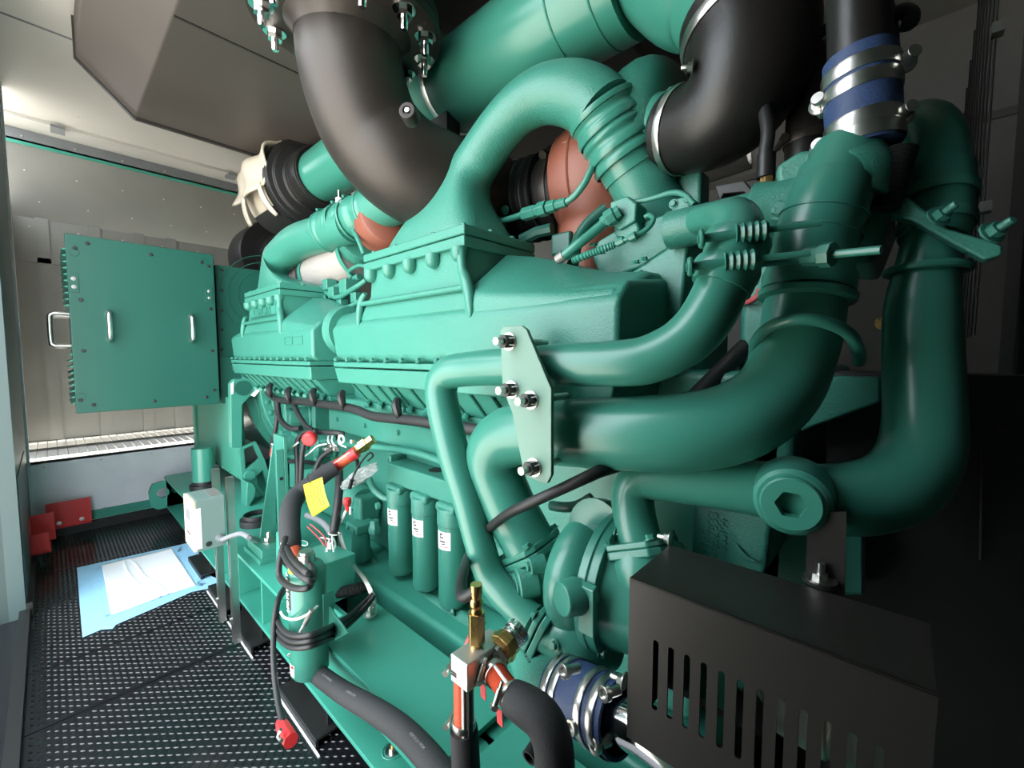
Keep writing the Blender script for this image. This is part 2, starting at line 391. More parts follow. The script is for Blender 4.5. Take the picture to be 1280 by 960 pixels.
# --- terminal box
bx = -3.0; p0 = X(80, 291, bx); p1 = X(275, 503, bx); q0 = X(96, 517, bx)
y0, y1 = p0.y, p1.y; z0, z1 = q0.z - .0, p0.z
TB = thing('terminal_box', 'large flat teal terminal box with two steel handles on its front', 'terminal box', (bx - .2, (y0 + y1) / 2, z0))
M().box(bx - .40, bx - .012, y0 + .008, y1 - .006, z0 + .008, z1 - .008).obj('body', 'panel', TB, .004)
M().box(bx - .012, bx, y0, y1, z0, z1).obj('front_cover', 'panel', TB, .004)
W = y1 - y0; Hh = z1 - z0
def bp(u, v): return Vector((bx, y0 + u * W, z1 - v * Hh))
for u, v in ((.055, .075), (.13, .04), (.53, .055), (.90, .06), (.955, .08), (.07, .36), (.955, .36), (.065, .645), (.955, .64), (.955, .905), (.89, .95), (.5, .955), (.105, .955), (.03, .925)):
    fix('cap', bp(u, v), (1, 0, 0), .0085, 'rubber', TB, 'screw')
for u, v in ((.05, .10), (.035, .905), (.955, .10)):
    M().torus(bp(u, v), (1, 0, 0), .017, .0015, 24, 6).obj('plug_ring', 'panel', TB)
for u in (.035, .95):
    h = M().box(bx, bx + .003, y0 + (u - .03) * W, y0 + (u + .03) * W, z1 - .32 * Hh, z1 - .215 * Hh).obj('hinge_plate', 'panel', TB, .001)
    for v in (.245, .29): fix('bolt', bp(u, v) + Vector((.003, 0, 0)), (1, 0, 0), .008, 'steel', h, 'screw')
def handle(p, out, up, L, off, r, par):
    p = Vector(p); out = Vector(out); up = Vector(up)
    a = p - up * L / 2; b = p + up * L / 2; c = r * 2.2
    M().tube([a, a + out * (off - c), a + out * (off - c * .3) + up * c * .3, a + out * off + up * c, b + out * off - up * c, b + out * (off - c * .3) - up * c * .3, b + out * (off - c), b], r, 14, 3).obj('handle', 'steel', par)
for px in (135, 238):
    a = X(px, 388 if px < 200 else 393, bx); b = X(px + 1, 427 if px < 200 else 428, bx)
    handle((bx, a.y, (a.z + b.z) / 2), (1, 0, 0), (0, 0, 1), a.z - b.z - .02, .045, .011, TB)
hz = X(72, 411, bx).z
for hx in (bx - .10, bx - .30): handle((hx, y0 + .008, hz), (0, -1, 0), (0, 0, 1), .16, .075, .010, TB)
for half in (0, 1):
  lv = M()
  for k in range(13 * half, 13 * half + 13):
    z = z0 + .06 + k * (Hh - .12) / 25
    if abs(z - hz) < .10: continue
    lv.prism([(bx - .37, y0 + .008, z), (bx - .37, y0 - .014, z - .012), (bx - .37, y0 + .008, z - .017)], (.34, 0, 0))
  lv.obj('louvers', 'skid', TB)
# --- alternator behind the engine
AL = thing('alternator', 'teal alternator with flat side cover and bolted flange under the terminal box', 'alternator', (-3.3, 1.3, ZT))
ay = .72
a0 = Y(243, 500, ay); a1 = Y(299, 500, ay); zb = Y(243, 563, ay).z
zt_ = Y(270, 503, ay).z + .05
M().box(a0.x, a1.x, ay, ay + .02, zb, zt_).obj('side_cover', 'matte', AL, .003)
M().box(a0.x - .02, a0.x + .06, ay - .012, ay, zb, zt_).obj('cover_edge', 'matte', AL, .002)
M().cyl((a0.x + .02, 1.38, .93), (a1.x - .02, 1.38, .93), .56, 48).obj('stator_frame', 'paint', AL, .004)
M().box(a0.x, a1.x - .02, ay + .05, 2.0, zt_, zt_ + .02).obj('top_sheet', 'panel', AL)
for k in range(7):
    x = a0.x + (a1.x - a0.x) * (k + .5) / 7
    fix('bolt', (x, ay, zb + .012), (0, -1, 0), .008, 'paint', AL)
# panel beside the terminal box
pp = X(271, 331, -3.06); pq = X(322, 450, -3.06)
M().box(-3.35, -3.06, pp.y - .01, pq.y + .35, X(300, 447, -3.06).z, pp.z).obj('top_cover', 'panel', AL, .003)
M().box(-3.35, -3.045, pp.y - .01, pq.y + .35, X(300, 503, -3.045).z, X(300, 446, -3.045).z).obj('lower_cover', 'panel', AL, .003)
for py_ in (338, 363, 388, 412, 437): fix('cap', X(277, py_, -3.06), (1, 0, 0), .009, 'rubber', AL, 'screw')
for k in (.10, .13, .155):
    M().torus(X(335, 372, -3.06), (1, 0, 0), k * 1.7, .003, 48, 6).obj('duct_ring', 'panel', AL)
lb = X(290, 452, -3.045); lc = X(318, 462, -3.045)
n = M().box(-3.045, -3.043, lb.y, lc.y + .04, lc.z, lb.z).obj('rating_plate', 'steel', AL)
M().box(-3.043, -3.0425, lb.y + .008, lb.y + .05, lb.z - .03, lb.z - .008).obj('plate_print', 'ink', n)
# adapter frame: upright bracket, slanted bars, round flywheel housing with webs
fxx = -2.72
up_ = [(289, 477), (294, 470), (326, 474), (303, 503), (303, 575), (318, 597), (306, 690), (303, 690), (302, 598), (289, 570)]
g = M().prism([X(a, b, fxx) for a, b in ((288, 480), (293, 474), (327, 472), (329, 478), (303, 506), (303, 560), (289, 560))], (-.05, 0, 0))
g.obj('adapter_bracket', 'paint', AL, .004)
M().lathe(X(304, 485, fxx) + Vector((.001, 0, 0)), (1, 0, 0), [(0, .042), (.002, .042)], 28).obj('bracket_hole', 'panel', AL)
M().prism([X(a, b, fxx + .004) for a, b in ((288, 480), (292, 477), (292, 492), (289, 493))], (.002, 0, 0)).obj('bracket_label', 'label', AL)
M().prism([X(a, b, fxx + .004) for a, b in ((313, 494), (324, 483), (328, 485), (318, 496))], (.002, 0, 0)).obj('bracket_label', 'label', AL)
M().prism([X(a, b, fxx + .005) for a, b in ((323, 484), (326, 481), (328, 484), (326, 486))], (.002, 0, 0)).obj('warning_label', 'yellow', AL)
cy, cz = 1.36, .98
hub = M().lathe((fxx - .14, cy, cz), (1, 0, 0), [(0, .60), (.05, .60), (.05, .55), (.16, .55), (.16, .50), (.20, .50)], 64)
hub.obj('flywheel_housing', 'cast', AL, .004)
for k in range(24):
    a = PI * (.55 + .9 * k / 23)
    M().box(-.001, .001, -.001, .001, 0, .001)
    p = Vector((fxx + .06, cy + .525 * math.cos(a), cz + .525 * math.sin(a)))
    fix('bolt', p - Vector((.04, 0, 0)), (1, 0, 0), .013, 'cast', AL)
# webbed lower foot plate with openings (facing the camera) and rubber mounts
ft = [(300, 560), (320, 552), (331, 575), (352, 640), (349, 690), (306, 690), (303, 600)]
M().prism([X(a, b, fxx + .01) for a, b in ft], (-.03, 0, 0)).obj('foot_casting', 'cast', AL)
foot_o = AL.children[-1] if False else [o for o in bpy.data.objects if o.name == 'foot_casting'][0]
for hole in ([(306, 562), (318, 557), (326, 574), (320, 580), (308, 588)], [(307, 628), (318, 612), (331, 622), (329, 648), (322, 655), (306, 656)], [(322, 596), (330, 588), (338, 612), (333, 618), (324, 608)]):
    cut(foot_o, M().prism([X(a, b, fxx + .03) for a, b in hole], (-.08, 0, 0)))
M().lathe(X(312, 594, fxx + .01), (1, 0, 0), [(0, .03), (.012, .028)], 24).obj('boss', 'cast', AL)
M().prism([X(a, b, fxx + .012) for a, b in ((302, 598), (309, 600), (313, 606), (311, 617), (306, 626), (309, 650), (307, 657), (302, 652), (301, 622))], (.10, 0, 0)).obj('foot_flange', 'paint', AL, .004)
for px, py_, ya_ in ((255, 607, .62), (322, 658, .66)):
    p = Y(px, py_, ya_)
    M().lathe((p.x, p.y, ZT), (0, 0, 1), [(0, .075), (.03, .075), (.03, .055), (.05, .055), (.05, .06), (p.z - ZT + .03, .06)], 28).obj('rubber_mount', 'rubber', AL)
    M().cyl((p.x, p.y, p.z + .03 if px < 300 else p.z + .01), (p.x, p.y, p.z + .24 if px < 300 else p.z + .04), .058, 24).obj('mount_post', 'paint', AL)
M().prism([Y(a, b, .66) for a, b in ((240, 566), (253, 572), (253, 606), (242, 604), (241, 590), (244, 580))], (0, .03, 0)).obj('foot_gusset', 'paint', AL, .003)
fix('stud', X(321, 640, fxx + .012), (0, 0, 1), .02, 'steel', AL, 'nut')
# --- tall triangular support bracket between flywheel housing and skid
SB = thing('support_bracket', 'tall tapering teal engine support bracket bolted to the base frame', 'support bracket', (-1.9, .6, ZT))
by = .60
a = [Y(*k, by) for k in ((326, 700), (344, 712), (352, 700), (352, 560), (340, 560))]
tri = [(320, 688), (341, 545), (348, 545), (351, 700), (340, 706)]
M().prism([X(p[0], p[1], -1.98) for p in ((321, 690), (340, 556), (344, 556), (344, 700))], (.012, 0, 0)).obj('gusset', 'paint', SB, .002)
bc = X(344, 620, -1.98).y
zc = X(344, 556, -1.98).z
M().box(-1.98, -1.86, bc, bc + .015, ZT + .05, zc + .05).obj('column', 'paint', SB, .003)
M().box(-1.872, -1.86, bc - .03, bc, ZT + .05, zc).obj('flange', 'paint', SB, .002)
b0 = X(313, 690, -1.98).y
M().box(-2.02, -1.84, b0 - .0, bc + .02, ZT + .0, ZT + .055).obj('foot', 'paint', SB, .004)
M().box(-2.03, -1.83, b0 - .01, bc + .03, ZT, ZT + .02).obj('shim_plate', 'paint', SB, .002)
fix('stud', (-1.91, b0 + .05, ZT + .055), (0, 0, 1), .017, 'steel', SB, 'nut')
for z in (.30, .12): fix('bolt', (-1.865, bc - .014, zc - z), (1, 0, 0), .009, 'rubber', SB)
# --- struts with the grey charger box
for nm, px, pb, lab in (('a', 276, 746, 'galvanised steel strut channel behind the grey control box, the one farther from the engine'), ('b', 293, 757, 'galvanised steel strut channel at the right edge of the grey control box')):
    yy = .452
    t0 = Y(px - (4 if nm == 'a' else 10), 586 if nm == 'a' else 592, yy); b0_ = Z(px + (3 if nm == 'a' else 2), pb, .03)
    x = Y(px, 690, yy).x; zt = t0.z
    S = thing('strut_channel', lab, 'strut channel', (x, yy, .03), 'strut channels holding the control box')
    g = M(); w = .0125
    sec = [(-w, 0), (-w, 2 * w), (w, 2 * w), (w, 0), (w * .55, 0), (w * .55, .003), (w * .8, .003), (w * .8, 1.75 * w), (-w * .8, 1.75 * w), (-w * .8, .003), (-w * .55, .003), (-w * .55, 0)]
    g.prism([(x + u, yy - .018 + v, .03) for u, v in sec], (0, 0, zt - .03)); g.obj('channel', 'steel', S)
    fix('bolt', (x, yy - .018, .13), (0, -1, 0), .007, 'steel', S)
gx = -1.88; y_n = X(243, 692, gx).y; y_f = X(285, 620, gx).y - .0
zt2 = X(241, 627, gx).z; zb2 = X(243, 692, gx).z; xb = Y(229, 617, y_n).x
yb2 = .428
CB = thing('control_box', 'small grey control box with pale front face mounted on two struts', 'control box', ((gx + xb) / 2, y_n, zb2))
M().box(xb, gx, y_n + .012, yb2, zb2, zt2).obj('case', 'greybox', CB, .003)
M().box(xb - .002, gx + .0005, y_n, y_n + .012, zb2 + .002, zt2 - .002).obj('front_panel', 'cream', CB, .002)
M().box(gx + .0005, gx + .001, y_n + .002, y_n + .025, zb2 + .012, zt2 - .03).obj('edge_strip', 'label', CB)
wX = gx - xb
M().box(xb + wX * .25, xb + wX * .72, y_n - .001, y_n, zt2 - .085, zt2 - .045).obj('display', 'greyw2', CB)
text('O==', (xb + wX * .4, y_n - .0005, zt2 - .018), (1, 0, 0), (0, 0, 1), .022, 'ink', 'emblem', CB, .0003)
M().box(xb + wX * .25, xb + wX * .7, y_n - .001, y_n, zb2 + .055, zb2 + .060).obj('caption_line', 'ink', CB)
kn = Vector((gx + .0005, y_n + (yb2 - y_n) * .45, zb2 + .022)); M().lathe(kn, (1, 0, 0), [(0, .010), (.002, .009)], 20).obj('knockout', 'ink', CB)
M().prism([(xb + .02, y_n + .06, zt2), (gx - .02, y_n + .06, zt2), (gx - .02, y_n + .1, zt2), (xb + .02, y_n + .1, zt2)], (0, 0, .0015)).obj('top_label', 'galv', CB)
pc = Vector((gx, yb2 - .022, zb2 + .035))
M().lathe(pc, (1, 0, 0), [(0, .013), (.02, .013), (.02, .010), (.034, .010)], 16).obj('cable_gland', 'greyw2', CB)
tag(simple('conduit', M().tube([pc + Vector((.03, 0, 0)), Y(300, 667, .455), Y(312, 672, .47), Y(322, 676, .52)], .0095, 12, 6), 'greyw2', 'grey flexible conduit running from the small control box to the bracket', 'conduit'))
# --- red brackets by the end wall
def redbracket(p, q, x0, lab, left=False):
    R = thing('red_bracket', lab, 'bracket', tuple((Vector(p) + Vector(q)) / 2 - Vector((0, 0, .1))), 'red wall brackets')
    return R
p = X(56, 627, -3.86); q = X(115, 652, -3.86); zlo = X(60, 662, -3.86).z; zhi = X(110, 622, -3.86).z
R = thing('red_bracket', 'red sheet metal bracket with two bolts on the far end wall', 'bracket', (-3.88, (p.y + q.y) / 2, zlo), 'red door brackets')
M().box(-3.875, -3.868, p.y, q.y, zlo, zhi).obj('back_plate', 'red', R, .002)
M().box(-3.868, -3.845, p.y, p.y + .006, zlo, zhi - .01).obj('side_lip', 'red', R); M().box(-3.868, -3.845, q.y - .006, q.y, zlo, zhi - .01).obj('side_lip', 'red', R)
M().box(-3.868, -3.845, p.y, q.y, zlo - .004, zlo + .002).obj('bottom_lip', 'red', R)
M().box(-3.97, -3.875, p.y + .05, q.y - .05, zlo + .0, zlo + .05).obj('mount_arm', 'black', R)
for f in (.27, .77): fix('stud', (-3.846, p.y + (q.y - p.y) * f, zlo + .03), (1, 0, 0), .008, 'steel', R, 'bolt')
zlo2 = Y(28, 688, LY + .02).z
x1_ = Y(30, 686, -.1).x; x0_ = x1_ - .42
R2 = thing('red_bracket', 'red folded bracket on the left wall in the corner by the door', 'bracket', (x1_ - .1, -.1, .05), 'red door brackets')
a0 = X(6, 650, -3.75); a1 = X(32, 648, -3.75)
zz0 = X(10, 683, -3.6).z; zz1 = X(32, 647, -3.6).z
M().box(-3.62, -3.40, LY, LY + .006, zz0 - .03, zz1).obj('wall_plate', 'red', R2, .001)
M().box(-3.62, -3.614, LY + .006, LY + .10, zz0 - .02, zz1).obj('back_plate', 'red', R2, .002)
M().box(-3.43, -3.424, LY + .006, LY + .075, zz0 - .03, zz1 - .06).obj('front_plate', 'red', R2, .002)
M().box(-3.614, -3.424, LY + .006, LY + .08, zz0 - .03, zz0 - .024).obj('bottom_plate', 'red', R2)
# --- protective film and sheet on the floor
fp = [(96, 710), (244, 677), (250, 692), (262, 690), (268, 703), (258, 706), (259, 718), (272, 724), (274, 733), (240, 740), (145, 781), (141, 786), (127, 787), (103, 797)]
g = M(); g.prism([Z(a, b, .0035) for a, b in fp], (0, 0, .0015))
fo = g.obj('film', 'film', None, origin=tuple(Z(180, 735, 0))); fo.name = 'protective_film'
tag(fo, 'light blue masking film taped to the black tread plate floor', 'film')
pts = [Z(a, b, .0095) for a, b in ((127, 706), (214, 685), (245, 731), (139, 768))]
def sheet(u, v):
    a = pts[0].lerp(pts[1], u); b = pts[3].lerp(pts[2], u); p = a.lerp(b, v)
    h = .0
    for c, s, wd in ((.30 + .35 * v * v - .1 * v, .004, .018), (.36 + .28 * v + .02 * math.sin(9 * v), .0045, .014)):
        h += s * math.exp(-((u - c) / wd) ** 2) * (1 if v > .02 else 0)
    return p + Vector((0, 0, h + .0015 * math.sin(u * 7 + v * 4)))
g = M().grid(sheet, 60, 30)
so_ = g.obj('sheet', 'white', None, origin=tuple(pts[0]), solid=.001); so_.name = 'paper_sheet'
tag(so_, 'white creased sheet lying in the middle of the blue film', 'sheet')
for nm, cc in (('film_tape', [(98, 712), (243, 679), (245, 684), (100, 719)]), ('film_tape', [(118, 708), (128, 706), (142, 768), (131, 772)]), ('film_tape', [(219, 684), (226, 682), (258, 730), (249, 734)]), ('film_tape', [(131, 770), (262, 722), (264, 728), (133, 778)])):
    q = M().prism([Z(a, b, .0052) - fo.location + Vector(fo['_w']) for a, b in cc], (0, 0, .0006))
    q.obj(nm, 'film', fo)
# ================================================================== engine
EN = thing('diesel_engine', 'huge teal diesel engine with two bolted intake housings, filling the middle of the enclosure', 'engine', (-1.5, 1.45, .36))
M().box(-2.70, -.14, .93, 1.95, .55, 1.12).obj('engine_block', 'cast', EN, .02)
M().box(-2.62, -.30, .915, 1.95, .335, .56).obj('oil_pan', 'cast', EN, .025)
M().box(-1.62, -.25, .765, 1.9, .04, .325).obj('sump', 'skid', EN, .02)
for px in (472, 500): fix('bolt', Y(px, 790 - (500 - px), .765), (0, -1, 0), .012, 'cast', EN, 'drain_plug')
# cylinder heads row: sloped exhaust-port covers under each intake housing
def housing(dx, letters):
    P = thing('intake_housing', 'x', 'x', (-1.0 + dx, .9, 1.1)); del P['category']; del P['label']
    # lower cover: section in (y,z), extruded along x
    xa, xb = -1.58 + dx, -.40 + dx - (.07 if letters else 0)
    main = M()
    sec = [(.755, 1.125), (.735, 1.145), (.735, 1.258), (.775, 1.30), (1.06, 1.34), (1.12, 1.125)]
    L = [(y, z) for y, z in sec]
    # left end tapers outwards at mid height, right end is vertical
    def sx(y, z, left): return (xa - (.035 if .735 == y and z > 1.2 else 0.0) + (.0 if z < 1.3 else .07)) if left else xb
    rl = [(sx(y, z, True), y, z) for y, z in L]; rr = [(sx(y, z, False), y, z) for y, z in L]
    main.rings([rl, rr])
    body = main.obj('casting', 'cast', EN, .014, seg=3); body.name = 'intake_housing'
    # low right shoulder: nose with curved ramp
    nose = M()
    xs = [-.86 + dx, -.74 + dx, -.62 + dx, -.52 + dx - (.03 if letters else 0), xb - .012]
    zt = [1.318, 1.302, 1.290, 1.280, 1.278]; zk = [1.44, 1.415, 1.375, 1.345, 1.335]
    nose.rings([[(x, .741, 1.18), (x, .741, z - .012), (x, .753, z + .004), (x, .90, q), (x, 1.06, q + .01), (x, 1.10, 1.18)] for x, z, q in zip(xs, zt, zk)])
    nose.obj('shoulder', 'cast', body, .016, seg=3)
    # left flank web of the tower
    # tower with flange
    tx0, tx1 = -1.385 + dx, -.862 + dx
    tw = M().rings([[(tx0 - .035, .745, 1.27), (tx1 + .03, .745, 1.27), (tx1 + .03, 1.05, 1.27), (tx0 - .035, 1.05, 1.27)],
                    [(tx0 + .012, .765, 1.355), (tx1 - .01, .765, 1.355), (tx1 - .01, 1.04, 1.355), (tx0 + .012, 1.04, 1.355)],
                    [(tx0 + .02, .770, 1.455), (tx1 - .012, .770, 1.455), (tx1 - .012, 1.03, 1.455), (tx0 + .02, 1.03, 1.455)]])
    tw.obj('tower', 'cast', body, .008)
    M().rings([[(tx0 - .005, .752, 1.44), (tx1, .752, 1.44), (tx1, 1.045, 1.44), (tx0 - .005, 1.045, 1.44)], [(tx0 - .005, .752, 1.468), (tx1, .752, 1.468), (tx1, 1.045, 1.468), (tx0 - .005, 1.045, 1.468)]]).obj('flange', 'cast', body, .004)
    M().box(tx0 - .005, tx1, .752, 1.045, 1.471, 1.498).obj('cover_flange', 'cast', body, .005)
    # ribs / groove: raised frame at the tower foot
    M().tube([(tx1 - .02, .758, 1.44), (tx1 - .012, .756, 1.38), (tx1 + .01, .75, 1.345), (tx1 + .03, .744, 1.30), (tx1 + .04, .738, 1.25)], [.013, .013, .016, .015, .006], 10, 5).obj('edge_rib', 'cast', body)
    M().tube([(tx0 + .005, .752, 1.365), (tx0 - .02, .75, 1.34), (tx0 - .025, .744, 1.29), (tx0 - .02, .738, 1.25)], [.008, .012, .012, .005], 10, 5).obj('edge_rib', 'cast', body)
    M().tube([(tx0 - .01, .749, 1.330), (tx1 - .0, .749, 1.330)], .009, 10, 1).obj('foot_rib', 'cast', body)
    # bolt bosses under the flange
    for k in range(5):
        x = tx0 + .03 + (tx1 - tx0 - .06) * k / 4
        M().lathe((x, .762, 1.44), (0, 0, -1), [(0, .024), (.022, .024), (.034, .017), (.04, .004)], 16).obj('bolt_boss', 'cast', body)
    for x in (tx0 + .03, tx0 + .16, tx0 + .36, tx1 - .03): fix('bolt', (x, .775, 1.498), (0, 0, 1), .011, 'cast', body)
    for y in (.87, .96, 1.02): fix('bolt', (tx1 - .02, y, 1.498), (0, 0, 1), .011, 'cast', body)
    # bolted seam and lower lid
    M().box(xa + .005, xb, .722, 1.10, 1.110, 1.128).obj('seam_flange', 'cast', body, .004)
    lid = M().rings([[(xa + .005, .724, 1.106), (xb, .724, 1.106), (xb, 1.1, 1.106), (xa + .005, 1.1, 1.106)], [(xa + .025, .730, 1.05), (xb - .01, .730, 1.05), (xb - .01, 1.1, 1.05), (xa + .025, 1.1, 1.05)]])
    lid.obj('lower_lid', 'cast', body, .006)
    for k in range(14):
        fix('bolt', (xa + .03 + (xb - xa - .06) * k / 13, .724, 1.136), (0, -.6, .8), .0095, 'cast', body)
    # intake ports sloping in to the heads, with ribs and bolts
    for k in range(4):
        x = xa + .06 + (xb - xa - .08) * (k + .5) / 4; w = .128
        pt = M().rings([[(x - w, .75, 1.052), (x + w, .75, 1.052), (x + w, .95, 1.052), (x - w, .95, 1.052)], [(x - w * .9, .82, .972), (x + w * .9, .82, .972), (x + w * .9, .97, .972), (x - w * .9, .97, .972)]])
        pt.obj('intake_port', 'cast', body, .008)
        M().box(x - w, x + w, .812, .96, .955, .975).obj('port_flange', 'cast', body, .004)
        for s in (-.75, -.05, .6):
            M().tube([(x + s * w, .747, 1.048), (x + s * w, .818, .968)], .005, 6, 1).obj('port_rib', 'cast', body)
            M().tube([(x + s * w, .814, .982), (x + s * w + .03, .783, .967)], .010, 8, 1).obj('port_lug', 'cast', body)
            fix('bolt', (x + s * w, .811, .966), (0, -.8, -.5), .010, 'cast', body)
    if letters:
        M().box(tx0 + .08, tx1 - .05, .754, .775, 1.352, 1.398).obj('name_plate', 'cast', body, .002)
        a = M()
        fr = [(tx0 + .085, 1.355), (tx1 - .055, 1.355), (tx1 - .055, 1.395), (tx0 + .085, 1.395)]
        a.tube([(x, .753, z) for x, z in fr], .0022, 6, 1, closed=True); a.obj('plate_frame', 'cast', body)
        text('CUMMINS', ((tx0 + tx1) / 2 + .015, .752, 1.375), (1, 0, 0), (0, 0, 1), .055, 'cast', 'lettering', body, .004)
        gq = M().tube([(x, .734, z) for x, z in ((tx1 + .10, 1.20), (tx1 + .30, 1.20), (tx1 + .30, 1.235), (tx1 + .10, 1.235))], .002, 6, 1, closed=True)
        gq.obj('cast_panel', 'cast', body)
        M().box(tx1 + .185, tx1 + .188, .732, .737, 1.20, 1.235).obj('cast_panel', 'cast', body)
    return body
hz1 = housing(0, False); hz2 = housing(-1.32, True)
for o in list(bpy.data.objects):
    if o.type == 'EMPTY' and o.name.startswith('intake_housing') and not o.children: bpy.data.objects.remove(o)
# name clean up so both castings carry the plain kind name
hz1.name = 'intake_housing'; hz2.name = 'intake_housing.001'
# link pipe between the two housings
p = Vector((-1.74, .88, 1.255))
M().lathe(p, (1, 0, 0), [(-.04, .11), (.0, .10), (.012, .10), (.012, .075), (.06, .072), (.08, .078), (.15, .078), (.2, .09)], 32).obj('link_pipe', 'cast', EN, .003)
M().lathe(p + Vector((.0, 0, 0)), (1, 0, 0), [(.0, .105), (.014, .105)], 32).obj('link_flange', 'cast', EN, .003)
for a in (-2.2, -.9, .4): fix('bolt', p + Vector((.014, .09 * math.cos(a), .09 * math.sin(a))), (1, 0, 0), .012, 'cast', EN)
# crossover: rectangular foot morphing into a bent round pipe, up and over to the turbo
def crossover(dx, pts, rad, name):
    x0, x1, ya_, yb_ = -1.345 + dx, -.895 + dx, .785, 1.015
    cx, cy_ = (x0 + x1) / 2, (ya_ + yb_) / 2
    n = 32; rs = []
    P = smooth([Vector(q) for q in pts], 7); R_ = [q.x for q in smooth([Vector((r, 0, 0)) for r in rad], 7)]
    m = len(P); u = Vector((1, 0, 0))
    for i in range(m):
        d = (P[min(i + 1, m - 1)] - P[max(i - 1, 0)]).normalized()
        u = (u - d * u.dot(d)).normalized(); w = d.cross(u)
        rs.append([P[i] + (u * math.cos(2 * PI * k / n) + w * math.sin(2 * PI * k / n)) * R_[i] for k in range(n)])
    base = []
    for k in range(n):
        c, s = math.cos(2 * PI * k / n), math.sin(2 * PI * k / n)
        base.append(Vector((cx + (x1 - x0) / 2 * abs(c) ** .35 * (1 if c > 0 else -1), cy_ + (yb_ - ya_) / 2 * abs(s) ** .35 * (1 if s > 0 else -1), 1.498)))
    hood = []
    dp = (P[1] - P[0]).normalized()
    for i in range(10):
        t = i / 10; L = (P[0] - Vector((cx, cy_, 1.498))).length
        h00, h10, h01, h11 = 2*t**3-3*t*t+1, t**3-2*t*t+t, -2*t**3+3*t*t, t**3-t*t
        hood.append([a * h00 + Vector((0, 0, 1)) * h10 * L * .35 + b * h01 + dp * h11 * L * .75 for a, b in zip(base, rs[0])])
    return M().rings(hood + rs)
c0 = Vector((-1.10, .90, 1.498))
pts = [Y(594, 207, .925), Y(622, 166, .94), Y(648, 137, .95), Y(680, 119, .97), Y(713, 118, .99), Y(738, 128, 1.01), Y(753, 142, 1.02)]
CR = crossover(0, pts, [.069, .067, .067, .073, .080, .085, .087], 'crossover_pipe')
CRo = CR.obj('crossover_pipe', 'cast', EN)
# ribbed hose and clamps at the turbo end
e0, e1 = Y(750, 137, 1.018), Y(792, 215, 1.09); dv = (e1 - e0).normalized()
hs = []
Ln = (e1 - e0).length
for i in range(60):
    t = i / 59; a = t * Ln; b = .086 + .006 * (math.sin(t * PI * 6) ** 2 if .1 < t < .75 else 0)
    hs.append((a, b if t < .8 else .082))
M().lathe(e0, dv, hs, 40).obj('ribbed_sleeve', 'paint', CRo)
for t in (.05, .3, .62, .78): clampband(CRo, e0 + dv * (t * Ln), dv, .0905, .014, 'paint')
M().lathe(e1 - dv * .03, dv, [(0, .076), (.10, .080), (.22, .092), (.30, .10)], 36).obj('turbo_outlet', 'cast', EN, .004)
M().box(e1.x - .02, e1.x + .16, e1.y + .05, e1.y + .12, e1.z - .25, e1.z - .02).obj('turbo_foot', 'cast', EN, .01)
# same elbow on the far housing, running back to the turbo
c1 = c0 + Vector((-1.32, 0, 0))
q = [Y(352, 322, .90), Y(373, 303, .91), Y(405, 292, .93), Y(440, 280, .96)]
K2 = crossover(-1.32, q, [.090, .088, .085, .085], 'crossover_pipe').obj('crossover_pipe', 'cast', EN)
f0, f1 = Y(405, 292, .93), Y(470, 262, 1.0); dv2 = (f1 - f0).normalized(); L2 = (f1 - f0).length
M().lathe(f0, dv2, [(i / 39 * L2, .088 + .007 * math.sin(i / 39 * PI * 5) ** 2) for i in range(40)], 36).obj('ribbed_sleeve', 'paint', K2)
for t in (.08, .38, .6, .9): clampband(K2, f0 + dv2 * (t * L2), dv2, .095, .014, 'paint', (0, -.3, 1))
M().lathe(f1 - dv2 * .02, dv2, [(0, .09), (.12, .095), (.35, .11)], 32).obj('turbo_outlet', 'cast', EN)
# rocker covers and small fuel lines seen between the housings
M().box(-2.75, -1.75, 1.08, 1.40, 1.10, 1.30).obj('rocker_cover', 'cast', EN, .02)
M().box(-1.55, -.42, 1.08, 1.40, 1.10, 1.345).obj('rocker_cover', 'cast', EN, .02)
M().box(-1.05, -.34, 1.02, 1.22, 1.10, 1.30).obj('head_cover', 'cast', EN, .02)
# ================================================================== turbos, exhaust, intake, silencer
# --- silencer / discharge duct above the engine
sx0, sx1, sy0, sy1, sz = -2.91, -.83, .355, 2.19, 2.35
SI = thing('silencer', 'big dark sheet metal silencer box under the ceiling with chamfered end', 'silencer', ((sx0 + sx1) / 2, 1.2, sz))
g = M().prism([(sx0, sy0, sz), (sx0, sy0 - .2, sz + .19), (sx0, sy0 - .2, CZ - .01), (sx0, sy1, CZ - .01), (sx0, sy1, sz)], (sx1 - sx0, 0, 0))
g.obj('shell', 'silencer', SI, .006)
xs = Z(213, 17, sz).x
M().box(xs - .004, xs + .004, sy0 + .003, sy1, sz - .0035, sz).obj('seam', 'satin', SI)
M().prism([(sx0 - .006, sy0 - .004, sz - .012), (sx0 - .006, sy0 - .208, sz + .186), (sx0 - .006, sy0 - .208, CZ - .01), (sx0 - .006, sy0 - .196, CZ - .01), (sx0 - .006, sy0 - .192, sz + .19), (sx0 - .006, sy0 + .004, sz + .0)], (.02, 0, 0)).obj('edge_fold', 'satin', SI)
M().box(sx0 - .006, sx0 + .016, sy0, sy1, sz - .012, sz).obj('edge_fold', 'satin', SI)
M().box(sx1, sx1 + .01, sy0, sy1, sz, CZ - .01).obj('end_sheet', 'black', SI)
